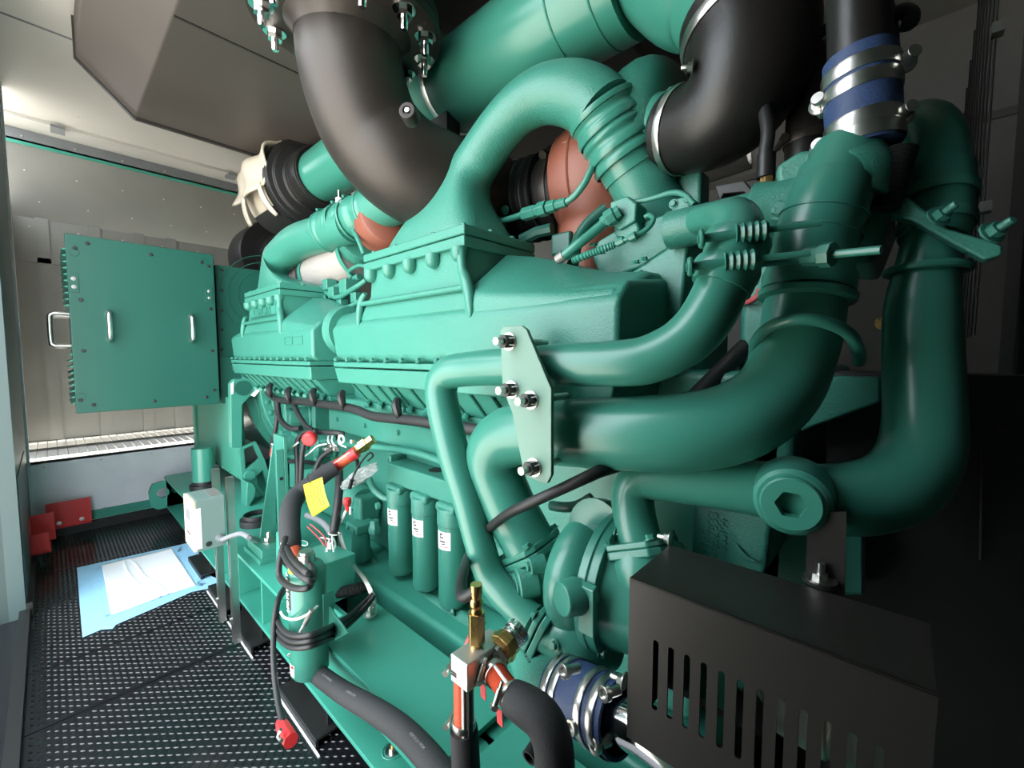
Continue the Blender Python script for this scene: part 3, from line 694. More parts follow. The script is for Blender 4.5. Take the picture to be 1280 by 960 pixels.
# --- exhaust elbow with bolted flange
fc = Y(437, 36, .655); fn = Vector((.10, -.04, 1)).normalized()
EX = thing('exhaust_elbow', 'dark cast iron exhaust elbow rising from the engine to a bolted ring flange', 'exhaust pipe', (fc.x, fc.y, 1.6))
pts = [fc + fn * .03, fc - fn * .03, Y(440, 84, .662), Y(450, 126, .69), Y(470, 170, .74), Y(508, 210, .82), Y(565, 238, .97), Y(610, 252, 1.14)]
EB = M().tube(pts, [.154, .152, .152, .153, .156, .160, .166, .17], 44, 8).obj('pipe', 'exhaust', EX)
M().lathe(fc - fn * .012, fn, [(0, .16), (0, .262), (.004, .268), (.03, .268), (.036, .26)], 64).obj('flange', 'exhaust', EX, .002)
M().lathe(fc - fn * .05, fn, [(0, .153), (.02, .160), (.038, .178)], 56, (False, False)).obj('weld', 'exhaust', EX)
u_, w_ = ortho(fn)
for k in range(12):
    a = 2 * PI * (k + .35) / 12
    p = fc - fn * .012 + (u_ * math.cos(a) + w_ * math.sin(a)) * .228
    fix('stud', p, -fn, .021, 'chrome', EX, 'flange_bolt')
    fix('bolt', p + fn * .05, fn, .021, 'chrome', EX, 'flange_bolt')
M().lathe(fc + fn * .028, fn, [(0, .262), (.03, .262), (.03, .19), (.2, .18)], 48).obj('upper_flange', 'exhaust', EX, .002)
bp_ = Y(510, 140, .595)
bd = Vector((.55, -.75, .05)).normalized()
M().lathe(bp_ - bd * .03, bd, [(0, .020), (.035, .020), (.038, .018), (.038, .010), (.033, .009)], 28).obj('sensor_boss', 'exhaust', EX, .001)
M().lathe(bp_ + bd * .002, bd, [(0, .006), (.007, .006)], 6).obj('plug', 'steel', EX)
# --- intake pipe along the engine, tee, rubber elbow down to turbo
iy = 1.08; ic = Y(600, 92, iy); iz = ic.z; ir = .145
xA = Y(395, 222, iy).x; xB = Y(722, 26, iy).x
IP = thing('intake_pipe', 'wide glossy teal intake pipe running along above the engine to the air cleaner', 'intake pipe', ((xA + xB) / 2, iy, iz - ir))
xc = Y(560, 115, iy).x
za = Y(395, 222, iy).z
M().cyl((xA, iy, iz - .0), (xc + .02, iy, iz), ir * .93, 40).obj('rear_pipe', 'paint', IP)
M().lathe((xc, iy, iz), (1, 0, 0), [(0, ir * .95), (0, ir), (xB - xc + .16, ir)], 48).obj('main_pipe', 'paint', IP)
for px in (716, 762):
    x = Y(px, 20, iy).x; M().torus((x, iy, iz), (1, 0, 0), ir, .0035, 48, 8).obj('weld_bead', 'paint', IP)
clampband(IP, (xc + .03, iy, iz), (1, 0, 0), ir, .022, 'steel', (0, -.5, 1))
M().box(xc - .01, xc + .06, iy - .1, iy - .04, iz + ir * .9, iz + ir * .9 + .03).obj('strap_end', 'cream', IP)
M().box(xc - .0, xc + .09, iy - .08, iy - .02, iz - ir - .05, iz - ir + .02).obj('clamp_latch', 'rubber', IP)
# bend down into the branch
xe = xB + .14
b0 = Vector((xe, iy, iz)); b1 = Y(925, 20, 1.06)
br = M().tube([b0, b0 + Vector((.09, 0, .02)), Y(868, -28, 1.075), Y(905, -14, 1.07), Y(932, 25, 1.06)], [ir, ir, ir * .97, ir * .90, ir * .85], 40, 6)
br.obj('bend', 'paint', IP)
# rubber elbow
RE = thing('rubber_elbow', 'black ribless rubber elbow hose joining teal intake pipe to the front turbo', 'hose', tuple(Y(900, 150, 1.05)))
rp = [Y(926, 14, 1.062), Y(936, 45, 1.06), Y(933, 85, 1.06), Y(917, 124, 1.065), Y(891, 150, 1.075), Y(860, 163, 1.09), Y(840, 166, 1.10)]
M().tube(rp, [.130, .131, .128, .118, .107, .098, .095], 48, 8).obj('hose', 'elbow', RE)
d0 = (rp[1] - rp[0]).normalized(); clampband(RE, rp[0] + d0 * .04, d0, .1325, .022, 'steel', None)
d1 = (rp[-1] - rp[-2]).normalized(); clampband(RE, rp[-1] - d1 * .03, d1, .099, .018, 'steel', None)
fix('stud', Y(866, 83, .95), (-1, -.4, .1), .009, 'steel', RE, 'clamp_screw')
# compressor cover behind it
TC = thing('front_turbocharger', 'dark teal turbocharger with terracotta heat jacket and black bellows above the front intake housing', 'turbocharger', tuple(Y(760, 240, 1.2)))
c = Y(812, 172, 1.16)
M().lathe(Y(838, 170, 1.12), Y(838, 170, 1.12) * 0 + d1, [(-.0, .098), (.05, .105), (.07, .15), (.12, .15)], 40).obj('inlet', 'cast', TC, .004)
vol = []
for i in range(40):
    a = 2 * PI * i / 39
    vol.append((a, .07 + .03 * i / 39))
cc = Y(815, 165, 1.22)
M().tube([cc + Vector((.0, .06 * math.sin(a), .0)) + Vector((0, math.cos(a) * .13, math.sin(a) * .13)) for a, r in vol], [r for a, r in vol], 20, 1).obj('volute', 'cast', TC)
fix('bolt', Y(840, 118, 1.10), (0, -1, .2), .016, 'cast', TC)
# terracotta turbine jacket
tc = Y(762, 226, 1.24); ta = Vector((1, .10, 0)).normalized()
jk = M().lathe(tc - ta * .14, ta, [(0, .10), (.0, .150), (.012, .172), (.09, .196), (.14, .196), (.22, .17), (.27, .10)], 40)
jk.obj('heat_jacket', 'terra', TC, .006)
M().lathe(tc - ta * .05, ta, [(0, .197), (.004, .200), (.008, .197)], 40, (False, False)).obj('jacket_seam', 'terra', TC)
M().tube([tc + Vector((-.05, -.198 * math.cos(a), .198 * math.sin(a))) + ta * .09 * k for k, a in ((0, .35), (.5, .36), (1, .37))], .004, 6, 2).obj('jacket_seam', 'terra', TC)
jt = M().tube([tc + Vector((0, -.05, -.10)), tc + Vector((0, -.09, -.25)), tc + Vector((-.05, -.1, -.42))], [.13, .12, .11], 24, 4)
jt.obj('lower_jacket', 'terra', TC)
# bellows
bl = tc - ta * .15; prof = []
for i in range(72):
    t = i / 71
    prof.append((-t * .23, .128 + .017 * (.5 + .5 * math.cos(t * 2 * PI * 6))))
M().lathe(bl, ta, [(0, .118), (-.02, .13), (-.06, .13), (-.07, .125)] + [(a - .07, r) for a, r in prof] + [(-.34, .12)], 44).obj('bellows', 'rubber', TC)
clampband(TC, bl - ta * .03, ta, .131, .03, 'exhaust', (0, -.6, .8))
# mounting plate and oil line in front
q0 = Y(622, 250, 1.10)
M().box(q0.x - .01, q0.x + .01, q0.y, q0.y + .2, Y(620, 285, 1.10).z, Y(622, 215, 1.1).z).obj('mount_plate', 'cast', TC, .003)
fix('bolt', Y(632, 263, 1.06), (0, -1, 0), .014, 'cast', TC)
OL = thing('oil_line', 'teal oil line with hex fittings looping past the terracotta jacket', 'oil line', tuple(Y(660, 280, 1.0)))
lp = [Y(622, 278, 1.0), Y(655, 268, 1.0), Y(690, 258, 1.0), Y(712, 250, 1.0), Y(730, 230, 1.0), Y(742, 205, 1.01), Y(752, 185, 1.03)]
M().tube(lp, .0095, 12, 6).obj('tube', 'paint', OL)
dd = (lp[2] - lp[0]).normalized()
for t, r, l in ((.5, .020, .05), (.68, .018, .02), (.78, .022, .03), (.93, .018, .03), (1.05, .014, .04)):
    a = lp[0] + (lp[2] - lp[0]) * t; M().lathe(a, dd, [(0, r), (l, r)], 6).obj('hex_fitting', 'paint', OL, .002)
M().lathe(lp[0], -dd, [(-.01, .018), (.02, .018), (.03, .01)], 12).obj('end_fitting', 'paint', OL)
M().box(lp[0].x - .04, lp[0].x + .01, lp[0].y, lp[0].y + .03, lp[0].z - .05, lp[0].z + .005).obj('end_fitting', 'paint', OL, .004)
# rear turbocharger: terracotta collar, heat wrap, bands
RT_ = thing('rear_turbocharger', 'teal turbocharger with terracotta collar and grey wrapped pipe behind the front intake housing', 'turbocharger', tuple(Y(470, 290, 1.1)))
p = Y(492, 285, 1.02)
M().lathe(Y(452, 300, 1.08), (.93, -.25, .12), [(-.03, .08), (0, .135), (.03, .145), (.05, .135), (.09, .13)], 40).obj('band', 'cast', RT_, .003)
M().lathe(Y(478, 284, 1.06), (.9, -.2, .2), [(-.03, .085), (-.02, .128), (.05, .140), (.10, .125), (.12, .09)], 36).obj('heat_collar', 'terra', RT_, .005)
M().lathe(Y(436, 292, 1.10), (.9, -.25, .2), [(-.02, .10), (0, .12), (.05, .135), (.08, .135), (.09, .12)], 36).obj('compressor', 'cast', RT_, .004)
wa, wb_ = Y(400, 345, 1.04), Y(450, 318, 1.07)
M().tube([wa, wb_], .115, 32, 1).obj('heat_wrap', 'wrap', RT_)
wd = (wb_ - wa).normalized()
clampband(RT_, wa + wd * .0, wd, .118, .03, 'paint'); clampband(RT_, wb_, wd, .122, .025, 'paint')
M().lathe(wa - wd * .0, -wd, [(0, .112), (.04, .118), (.05, .105), (.07, .12), (.09, .105), (.11, .12), (.15, .10)], 32).obj('bellows', 'exhaust', RT_)
tag(simple('oil_hose', M().tube([Y(455, 318, .93), Y(446, 296, .93), Y(432, 272, .95), Y(436, 258, .97), Y(452, 254, 1.0), Y(470, 262, 1.02)], .010, 12, 6), 'paint', 'thin teal hose arching beside the terracotta collar', 'hose'))
# --- air cleaner at the far end of the intake pipe
ax = xA
AC = thing('air_cleaner', 'black round air cleaner with torn cream cover at the end of the intake pipe', 'air cleaner', (ax - .3, iy, iz - .3))
M().lathe((ax - .02, iy, iz), (-1, 0, 0), [(-.12, .16), (-.04, .165), (0, .15), (0, .16), (.012, .165), (.02, .205), (.035, .21), (.04, .238), (.07, .242), (.08, .235), (.12, .235)], 56).obj('end_cap', 'black', AC, .003)
M().lathe((ax + .11, iy, iz), (-1, 0, 0), [(0, .15), (.03, .155), (.05, .148), (.07, .158), (.09, .15), (.12, .158)], 44, (False, False)).obj('hose_ring', 'exhaust', AC)
M().lathe((ax - .14, iy, iz), (-1, 0, 0), [(0, .195), (.42, .195)], 44).obj('filter_element', 'cream', AC)
band = M(); n = 24
for (a0_, a1_, x0, x1) in ((PI * 1.22, PI * 1.85, .12, .46), ):
    rs = [[(ax - x0, iy + .238 * math.cos(a), iz + .238 * math.sin(a)), (ax - x1, iy + .238 * math.cos(a), iz + .238 * math.sin(a)), (ax - x1, iy + .228 * math.cos(a), iz + .228 * math.sin(a)), (ax - x0, iy + .228 * math.cos(a), iz + .228 * math.sin(a))] for a in [a0_ + (a1_ - a0_) * k / n for k in range(n + 1)]]
    band.rings(rs)
band.obj('lower_shroud', 'rubber', AC)
cv = M()
def cover(u, v):
    a = PI * (.50 + .58 * u); r = .252 + .014 * math.sin(v * 9 + u * 4) + .02 * math.sin(u * 13)
    return (ax - .085 - v * .50 - .03 * math.sin(u * 7), iy + r * math.cos(a), iz + r * math.sin(a))
cv.grid(cover, 20, 16).obj('torn_cover', 'cream', AC, solid=.012)
def strip(u, v):
    a = PI * (1.06 + .22 * u); r = .252 + .01 * math.sin(v * 5)
    return (ax - .13 - v * (.055 + .03 * math.sin(u * 3)), iy + r * math.cos(a), iz + r * math.sin(a))
cv = M().grid(strip, 12, 4).obj('torn_cover', 'cream', AC, solid=.010)
def strip2(u, v):
    a = PI * (1.05 + .20 * u); r = .252 + .03 * u
    return (ax - .40 - v * .05 - .05 * u, iy + r * math.cos(a), iz + r * math.sin(a))
M().grid(strip2, 10, 4).obj('torn_cover', 'cream', AC, solid=.010)
sg = Y(424, 255, .93)
M().cyl(sg + Vector((0, 0, .06)), sg + Vector((0, 0, .02)), .006, 10).obj('gauge_stem', 'steel', AC)
M().cyl(sg + Vector((0, 0, .025)), sg - Vector((0, 0, .02)), .016, 16).obj('gauge', 'label', AC)
M().cyl(sg - Vector((0, 0, .02)), sg - Vector((0, 0, .032)), .015, 16).obj('gauge_cap', 'yellow', AC)
# lower second air cleaner body peeking above the small elbow
L2_ = thing('air_cleaner', 'black air cleaner drum peeking out behind the rear intake elbow', 'air cleaner', tuple(Y(345, 320, 1.25)))
p = Y(352, 322, 1.35)
M().lathe(p, (-1, 0, 0), [(0, .15), (0, .30), (.03, .31), (.30, .31), (.32, .28)], 48).obj('drum', 'black', L2_, .004)
M().lathe(p + Vector((.0, 0, 0)), (1, 0, 0), [(0, .20), (.02, .20), (.02, .17), (.1, .16)], 40).obj('end_cap', 'rubber', L2_)
s = Y(322, 310, 1.2)
M().prism([Y(a, b, 1.05) for a, b in ((323, 313), (360, 296), (378, 294), (345, 310))], (0, .01, .0)).obj('flap', 'rubber', L2_)
# ================================================================== coolant pipes, pump, filters
def center(g): return tuple(sum((v for v in g.v), Vector()) / len(g.v))
# small pipe
sp = [Y(872, 276, .79), Y(902, 270, .75), Y(921, 274, .71), Y(924, 296, .68), Y(908, 343, .65), Y(886, 392, .63), Y(858, 425, .62), Y(820, 446, .612), Y(780, 454, .606), Y(700, 456, .60), Y(640, 458, .60), Y(590, 461, .60), Y(562, 466, .595), Y(552, 482, .592), Y(554, 510, .59), Y(568, 570, .588), Y(586, 628, .588), Y(599, 677, .588), Y(613, 718, .59), Y(636, 748, .592), Y(666, 775, .60)]
SP = thing('coolant_pipe', 'slimmer bent teal coolant pipe running in front, down beside the three filters to the pump', 'pipe', tuple(sp[-1]), 'bent coolant pipes')
M().tube(sp, [.023, .026, .030, .033, .035] + [.0365] * 10 + [.035, .033, .0315, .031, .031, .031], 28, 5).obj('tube', 'paint', SP)
hs0, hs1 = Y(915, 328, .655), Y(893, 378, .635)
M().tube([sp[3] + (sp[4] - sp[3]) * .1, sp[4], sp[4] + (sp[5] - sp[4]) * .35], .0405, 28, 5).obj('hose_sleeve', 'paint', SP)
for t in (.15, .72):
    a = sp[3].lerp(sp[5], t * .62 + .02); d = (sp[5] - sp[3]).normalized()
    cl = clampband(SP, a, d, .042, .016, 'paint')
    b = a + Vector((.0, -.048, .004)); e = Vector((.75, .35, .05)).normalized()
    M().cyl(b - e * .035, b + e * .03, .006, 10).obj('clamp_bolt', 'paint', cl)
    M().lathe(b + e * .012, e, [(k * .0042, .011 if k % 2 else .014) for k in range(10)], 16).obj('clamp_spring', 'paint', cl)
    M().cyl(b + e * .05, b + e * .11, .0042, 10).obj('clamp_rod', 'paint', cl)
    M().torus(b - e * .03, e, .010, .0035, 16, 8).obj('clamp_eye', 'paint', cl)
# big pipe
lp_ = [Y(1058, 195, .86), Y(1046, 225, .835), Y(1030, 262, .81), Y(1014, 320, .80), Y(1006, 375, .79), Y(996, 430, .775), Y(972, 487, .74), Y(925, 524, .70), Y(865, 539, .672), Y(800, 542, .655), Y(720, 541, .645), Y(672, 540, .64), Y(638, 545, .64), Y(620, 562, .64), Y(620, 592, .645), Y(635, 630, .65), Y(652, 662, .655), Y(664, 684, .66)]
LP = thing('coolant_pipe', 'thickest teal coolant pipe, curving from the tall front hose to the clamp plate', 'pipe', tuple(lp_[-1]), 'bent coolant pipes')
M().tube(lp_, [.050, .050, .051, .053, .054, .055, .057, .060, .062] + [.062] * 5 + [.06, .058, .056, .056], 36, 5).obj('tube', 'paint', LP)
d = (lp_[3] - lp_[5]).normalized(); a0 = lp_[4] + (lp_[3] - lp_[4]) * .1
M().tube([a0, lp_[3], lp_[2], lp_[1] + (lp_[2] - lp_[1]) * .4], [.057, .057, .055, .054], 36, 6).obj('hose_sleeve', 'paint', LP)
for q in (.45, .85):
    c_ = lp_[3].lerp(lp_[2], q); M().torus(c_, (lp_[2] - lp_[3]), .0565, .0016, 40, 6).obj('sleeve_ring', 'paint', LP)
cc_ = lp_[3].lerp(lp_[4], .62)
cl = clampband(LP, cc_, d, .0585, .026, 'paint')
b = Y(1000, 322, .70); e = (Y(1102, 312, .67) - b).normalized()
M().cyl(b - e * .05, b + e * .02, .0085, 12).obj('clamp_bolt', 'paint', cl)
M().lathe(b + e * .005, e, [(0, .012), (.02, .013), (.022, .016), (.035, .016)], 8).obj('clamp_nut', 'paint', cl)
M().cyl(b + e * .035, Y(1102, 312, .67), .0052, 12).obj('clamp_rod', 'paint', cl)
for t in (-.05, -.015): M().torus(b + e * t + Vector((0, .006, 0)), Vector((.2, 0, 1)), .012, .005, 16, 8).obj('clamp_eye', 'paint', cl)
M().lathe(lp_[4] - d * .004, d, [(0, .0545), (.004, .064), (.012, .065), (.016, .057)], 40, (False, False)).obj('band_edge', 'paint', LP)
# U bolt saddle ring around the bend
M().tube([Y(943, 445, .76), Y(946, 425, .735), Y(965, 407, .71), Y(1000, 399, .70), Y(1035, 404, .715), Y(1062, 418, .745), Y(1073, 440, .79), Y(1074, 452, .82)], .0085, 14, 6).obj('u_bolt', 'paint', LP)
# right hand pipe with plug
rp_ = [Y(1120, 190, 1.02), Y(1136, 162, 1.0), Y(1156, 157, .98), Y(1170, 176, .96), Y(1174, 215, .95), Y(1172, 270, .93), Y(1160, 320, .91), Y(1152, 380, .90), Y(1152, 450, .90), Y(1154, 520, .885), Y(1147, 572, .855), Y(1118, 608, .81), Y(1075, 622, .775), Y(1030, 623, .755), Y(985, 616, .74), Y(930, 608, .73), Y(870, 602, .72), Y(822, 598, .71), Y(800, 602, .705), Y(791, 618, .70), Y(793, 645, .69), Y(801, 680, .68)]
RP = thing('coolant_pipe', 'teal coolant pipe with a hex socket plug on its lower bend', 'pipe', tuple(rp_[-1]), 'bent coolant pipes')
M().tube(rp_, [.036] * 4 + [.036] * 3 + [.044, .047, .048, .050, .052] + [.052, .050, .046, .042, .039, .037, .037, .037, .037, .037], 34, 5).obj('tube', 'paint', RP)
M().tube([rp_[4], rp_[5], rp_[5].lerp(rp_[6], .6)], .041, 32, 4).obj('hose_sleeve', 'paint', RP)
for q in (rp_[4].lerp(rp_[5], .55), rp_[5].lerp(rp_[6], .2)): clampband(RP, q, (rp_[4] - rp_[5]), .0425, .016, 'paint')
M().torus(rp_[6].lerp(rp_[7], .3), (rp_[6] - rp_[8]), .046, .006, 36, 8).obj('bead', 'paint', RP)
pg = Y(989, 629, .655); pd_ = Vector((.12, -1, -.03)).normalized()
pb = M().lathe(pg - pd_ * .06, pd_, [(0, .05), (.055, .045), (.058, .042), (.06, .040), (.06, .036), (.066, .036), (.068, .034)], 36).obj('plug_boss', 'paint', RP)
cut(pb, M().lathe(pg - pd_ * .008, pd_, [(0, .0185), (.06, .0185)], 6))
# flange and studs bracket holding it
BR = thing('pipe_bracket', 'dark teal curved pipe bracket with two studs across the pipe at the right', 'bracket', tuple(Y(1180, 290, .86)))
bk = [(1108, 238), (1120, 232), (1150, 258), (1185, 285), (1254, 305), (1254, 318), (1232, 326), (1190, 304), (1140, 276), (1112, 270)]
M().prism([Y(a, b, .85) for a, b in bk], (0, .03, 0)).obj('plate', 'cast', BR, .004)
for x, y in ((1172, 272), (1238, 292)):
    p = Y(x, y, .85); dv_ = Vector((.55, -.55, .35)).normalized(); fix('stud', p, dv_, .0105, 'cast', BR)
# --- clamp plate with four nuts
CP = thing('clamp_plate', 'pale green pipe clamp plate held by four dark nuts over the bent pipes', 'plate', tuple(Y(655, 600, .535)))
cpp = [(625, 414), (629, 408), (652, 407), (658, 412), (689, 486), (689, 594), (684, 604), (677, 603), (659, 596), (654, 589), (640, 516), (628, 484)]
yc = .535
M().prism([Y(a, b, yc) for a, b in cpp], (0, .008, 0)).obj('plate', 'sage', CP, .0015)
for a, b in ((637, 427), (640, 487), (664, 500), (668, 584)):
    q = Y(a, b, yc); h = fix('bolt', q, (0, -1, 0), .0135, 'steel', CP, 'washer')
    M().lathe(q - Vector((0, .002, 0)), (0, -1, 0), [(0, .0125), (.016, .0125)], 6).obj('nut', 'black', CP, .001)
    M().cyl(q, q - Vector((0, .034, 0)), .0065, 14).obj('stud', 'steel', CP)
    M().cyl(q, q + Vector((0, .10, 0)), .0065, 10).obj('stud', 'steel', CP)
M().prism([Y(a, b, yc + .115) for a, b in cpp], (0, .008, 0)).obj('rear_plate', 'paint', CP)
# --- pump
pc = Y(772, 728, .70); pax = Vector((1, .06, 0)).normalized()
PU = thing('coolant_pump', 'big teal snail shaped coolant pump with round cover plates', 'pump', (pc.x, pc.y, pc.z - .2))
R0 = .084; tr_ = []
n = 44
for i in range(n + 1):
    a = PI * .62 + 2 * PI * .93 * i / n
    t = i / n
    tr_.append((pc + Vector((-.055, (R0 + .0) * math.cos(a) * 1.0, R0 * math.sin(a))), .040 + .020 * t))
# spiral seen from walkway: grows toward the outlet at lower left
M().tube([p for p, r in tr_], [r for p, r in tr_], 24, 1).obj('volute', 'paint', PU)
M().lathe(pc + pax * -.10, pax, [(-.01, .03), (0, .07), (.03, .09), (.07, .10)], 44).obj('volute_body', 'paint', PU, .004)
M().lathe(pc + pax * -.02, pax, [(0, .10), (.0, .126), (.016, .128), (.018, .125), (.034, .125), (.036, .112), (.06, .105), (.12, .10), (.13, .09)], 48).obj('back_plate', 'paint', PU, .002)
for a in (2.9, 3.9, 4.8, 1.9): fix('bolt', pc + pax * .016 + Vector((0, .118 * math.cos(a), .118 * math.sin(a))), pax, .011, 'paint', PU)
M().prism([pc + pax * .0 + Vector((0, y, z)) for y, z in ((-.122, .055), (-.120, -.03), (-.132, -.03), (-.134, .05))], (.03, 0, 0)).obj('lug', 'paint', PU, .002)
# outlet with slanted flange to the small pipe
o1 = Y(678, 784, .602); o0 = Y(722, 800, .625); od = (sp[-1] - sp[-2]).normalized()
M().tube([o1, o1 + (o0 - o1) * .4, o0, Y(758, 800, .68)], [.040, .044, .050, .05], 28, 5).obj('outlet', 'paint', PU)
fl_u = Vector((0, 0, 1)); 
def flange(par, c, d, w, h, th, up=(0, 0, 1), m='paint', bolts=True, bs=.0095):
    d = Vector(d).normalized(); u = Vector(up); u = (u - d * u.dot(d)).normalized(); w_ = d.cross(u); c = Vector(c)
    o = M().prism([c + u * a * h + w_ * b * w for a, b in ((1, .7), (.7, 1), (-.7, 1), (-1, .7), (-1, -.7), (-.7, -1), (.7, -1), (1, -.7))], d * th).obj('flange', m, par, .003)
    if bolts:
        for a in (-.76, .76):
            for b in (-.76, .76): fix('bolt', c + u * a * h + w_ * b * w, -d, bs, m, o)
    return o
flange(PU, o1 - od * .012, od, .040, .050, .012)
flange(PU, o1 + od * .002, od, .040, .050, .014, bolts=False)
kp = Y(703, 749, .548); kd = Vector((-.35, -.9, .05)).normalized()
M().lathe(kp - kd * .03, kd, [(0, .030), (.03, .0275), (.033, .025)], 28).obj('core_plug', 'paint', PU, .001)
fix('bolt', Y(694, 806, .57), (-.2, -1, .1), .009, 'paint', PU)
# suction elbow housing with plugs under the big pipe flange
fA = lp_[-1]; dA = (lp_[-1] - lp_[-2]).normalized()
flange(PU, fA - dA * .008, dA, .056, .056, .012, (1, 0, 0))
flange(PU, fA + dA * .006, dA, .056, .056, .014, (1, 0, 0), bolts=False)
M().tube([fA + dA * .012, fA + dA * .05, Y(656, 716, .66), Y(664, 742, .665), Y(700, 748, .69)], [.05, .052, .052, .05, .05], 32, 5).obj('suction_elbow', 'cast', PU)
q = Y(645, 731, .598); qd = Vector((-.5, -.8, -.1)).normalized()
M().lathe(q - qd * .04, qd, [(0, .032), (.035, .029), (.037, .027), (.037, .020), (.042, .020), (.042, .011)], 30).obj('socket_plug', 'cast', PU, .001)
M().lathe(q + qd * .0025, qd, [(0, .011), (.001, .011)], 6).obj('socket', 'panel', PU)
q2 = Y(662, 708, .596)
M().lathe(q2 - qd * .03, qd, [(0, .018), (.03, .016), (.03, .009), (.036, .009)], 24).obj('boss', 'cast', PU, .001)
# inlet flange for the right pipe
fB = rp_[-1]; dB = (rp_[-1] - rp_[-2]).normalized()
flange(PU, fB - dB * .006, dB, .056, .052, .011, (1, 0, 0))
flange(PU, fB + dB * .005, dB, .056, .052, .014, (1, 0, 0), bolts=False)
M().tube([fB + dB * .01, fB + dB * .05, pc + Vector((.06, 0, .06))], [.055, .062, .07], 28, 4).obj('inlet_neck', 'paint', PU)
# --- three canister filters and their head
FH = thing('filter_head', 'teal filter head casting above the three canister filters', 'filter head', tuple(Y(520, 590, .84)))
fy = .84
xl_, xr_ = Y(483, 585, fy).x, Y(600, 600, fy).x
zt_ = Y(483, 578, fy).z; zb_ = Y(483, 602, fy).z
M().box(xl_, xr_, fy, fy + .12, zb_, zt_).obj('body', 'cast', FH, .006)
M().prism([(xl_ - .02, fy + .02, zb_ - .02), (xl_, fy + .02, zb_ - .02), (xl_, fy + .02, zt_ + .02), (xl_ - .02, fy + .02, zt_ + .02)], (0, .1, 0)).obj('side_flange', 'cast', FH, .004)
for z in (zb_, zt_): fix('bolt', (xl_ - .02, fy + .03, z), (-1, 0, 0), .010, 'cast', FH)
M().lathe(((xl_ + xr_) / 2 - .03, fy + .06, zt_), (0, 0, 1), [(0, .028), (.002, .028)], 24).obj('top_port', 'ink', FH)
fxs = []
names = ('left', 'middle', 'right')
for i, (px, top, bot, rw) in enumerate(((502, 602, 714, 14), (533, 612, 733, 16), (566, 624, 755, 18))):
    p = Y(px, 700, .855); zt = Y(px, top, .855).z; zb = Y(px, bot, .855).z; r = .0465
    lab = ('teal canister filter with white label, first from the hose tangle', 'teal canister filter with white label, between its two neighbours', 'teal canister filter with white label, next to the slim bent pipe')[i]
    F = thing('canister_filter', lab, 'filter', (p.x, p.y, zb), 'canister filters in a row')
    M().lathe((p.x, p.y, zb), (0, 0, 1), [(0, r * .8), (.008, r * .96), (.016, r), (zt - zb - .075, r)], 36).obj('canister', 'paint', F)
    M().lathe((p.x, p.y, zt - .078), (0, 0, 1), [(0, r * .9), (.0, r * 1.06), (.045, r * 1.05), (.055, r * .98)], 32).obj('head_ring', 'cast', F, .002)
    M().box(p.x - r * 1.0, p.x + r * 1.0, p.y - r * .80, p.y + r, zt - .04, zt - .008).obj('head_cap', 'cast', F, .012, seg=3)
    a0_, a1_ = -1.98, -.82
    n = 12; z1 = zt - .092; z0 = z1 - .058
    def lab_(u, v, rr=r * 1.012): a = a0_ + (a1_ - a0_) * u; return (p.x + rr * math.cos(a), p.y + rr * math.sin(a), z0 + (z1 - z0) * v)
    L_ = M().grid(lab_, n, 1).obj('label', 'label', F)
    def ink(u0, u1, v0, v1, m='ink'):
        M().grid(lambda u, v: lab_(u0 + (u1 - u0) * u, v0 + (v1 - v0) * v, r * 1.022), 5, 1).obj('print', m, L_)
    # emblem: a C shaped mark, lines of print under it
    ink(.28, .50, .82, .90); ink(.25, .34, .62, .90); ink(.28, .50, .62, .69); ink(.44, .53, .62, .73)
    ink(.25, .68, .42, .50); ink(.42, .66, .30, .36); ink(.12, .86, .16, .20, 'redw'); 
    fxs.append((p, zb))
# base plate and pipe under them
M().tube([Y(452, 655, .85), Y(455, 680, .85), Y(463, 700, .85), Y(480, 718, .85), Y(500, 730, .85), Y(540, 752, .85), Y(600, 785, .85)], [.022, .022, .023, .024, .024, .024, .024], 16, 5).obj('drain_pipe', 'cast', EN)
fix('bolt', Y(568, 764, .83), (-.6, -.6, -.3), .012, 'cast', EN, 'drain_plug')
# small fuel filter on its bracket with the motor like cylinder above
FF = thing('fuel_filter', 'small teal spin-on fuel filter hanging from a bracket left of the big canisters', 'filter', tuple(Y(452, 700, .80)))
p = Y(451, 690, .80); zt = Y(451, 664, .8).z; zb = Y(451, 701, .8).z
M().lathe((p.x, p.y, zb), (0, 0, 1), [(0, .025), (.01, .036), (zt - zb, .036)], 28).obj('canister', 'paint', FF)
M().box(p.x - .05, p.x + .04, p.y - .035, p.y + .05, zt, zt + .035).obj('bracket', 'cast', FF, .006)
for dx in (-.03, .02): fix('bolt', (p.x + dx, p.y - .035, zt + .018), (0, -1, 0), .009, 'cast', FF)
ST = thing('starter_motor', 'teal ribbed cylinder of a motor beside the filter head', 'motor', tuple(Y(452, 640, .86)))
q = Y(438, 615, .87); q1 = Y(470, 628, .84)
M().lathe(q, (1, -.1, 0), [(0, .05), (.01, .058), (.06, .058), (.065, .062), (.08, .062), (.085, .055), (.15, .05)], 32).obj('barrel', 'cast', ST, .002)
M().box(q.x + .13, q.x + .20, q.y - .06, q.y + .03, q.z - .08, q.z + .03).obj('gear_housing', 'cast', ST, .014)
M().tube([Y(462, 600, .83), Y(468, 612, .82), Y(480, 622, .83), Y(488, 625, .84)], .014, 14, 5).obj('port_hose', 'paint', ST)
M().lathe(Y(474, 632, .80), (-.2, -1, 0), [(0, .014), (.012, .012), (.012, .006)], 18).obj('plug', 'cast', ST)
M().lathe(Y(468, 650, .82), (0, 0, -1), [(0, .018), (.02, .02), (.03, .026), (.05, .024)], 6).obj('union', 'cast', ST, .002)
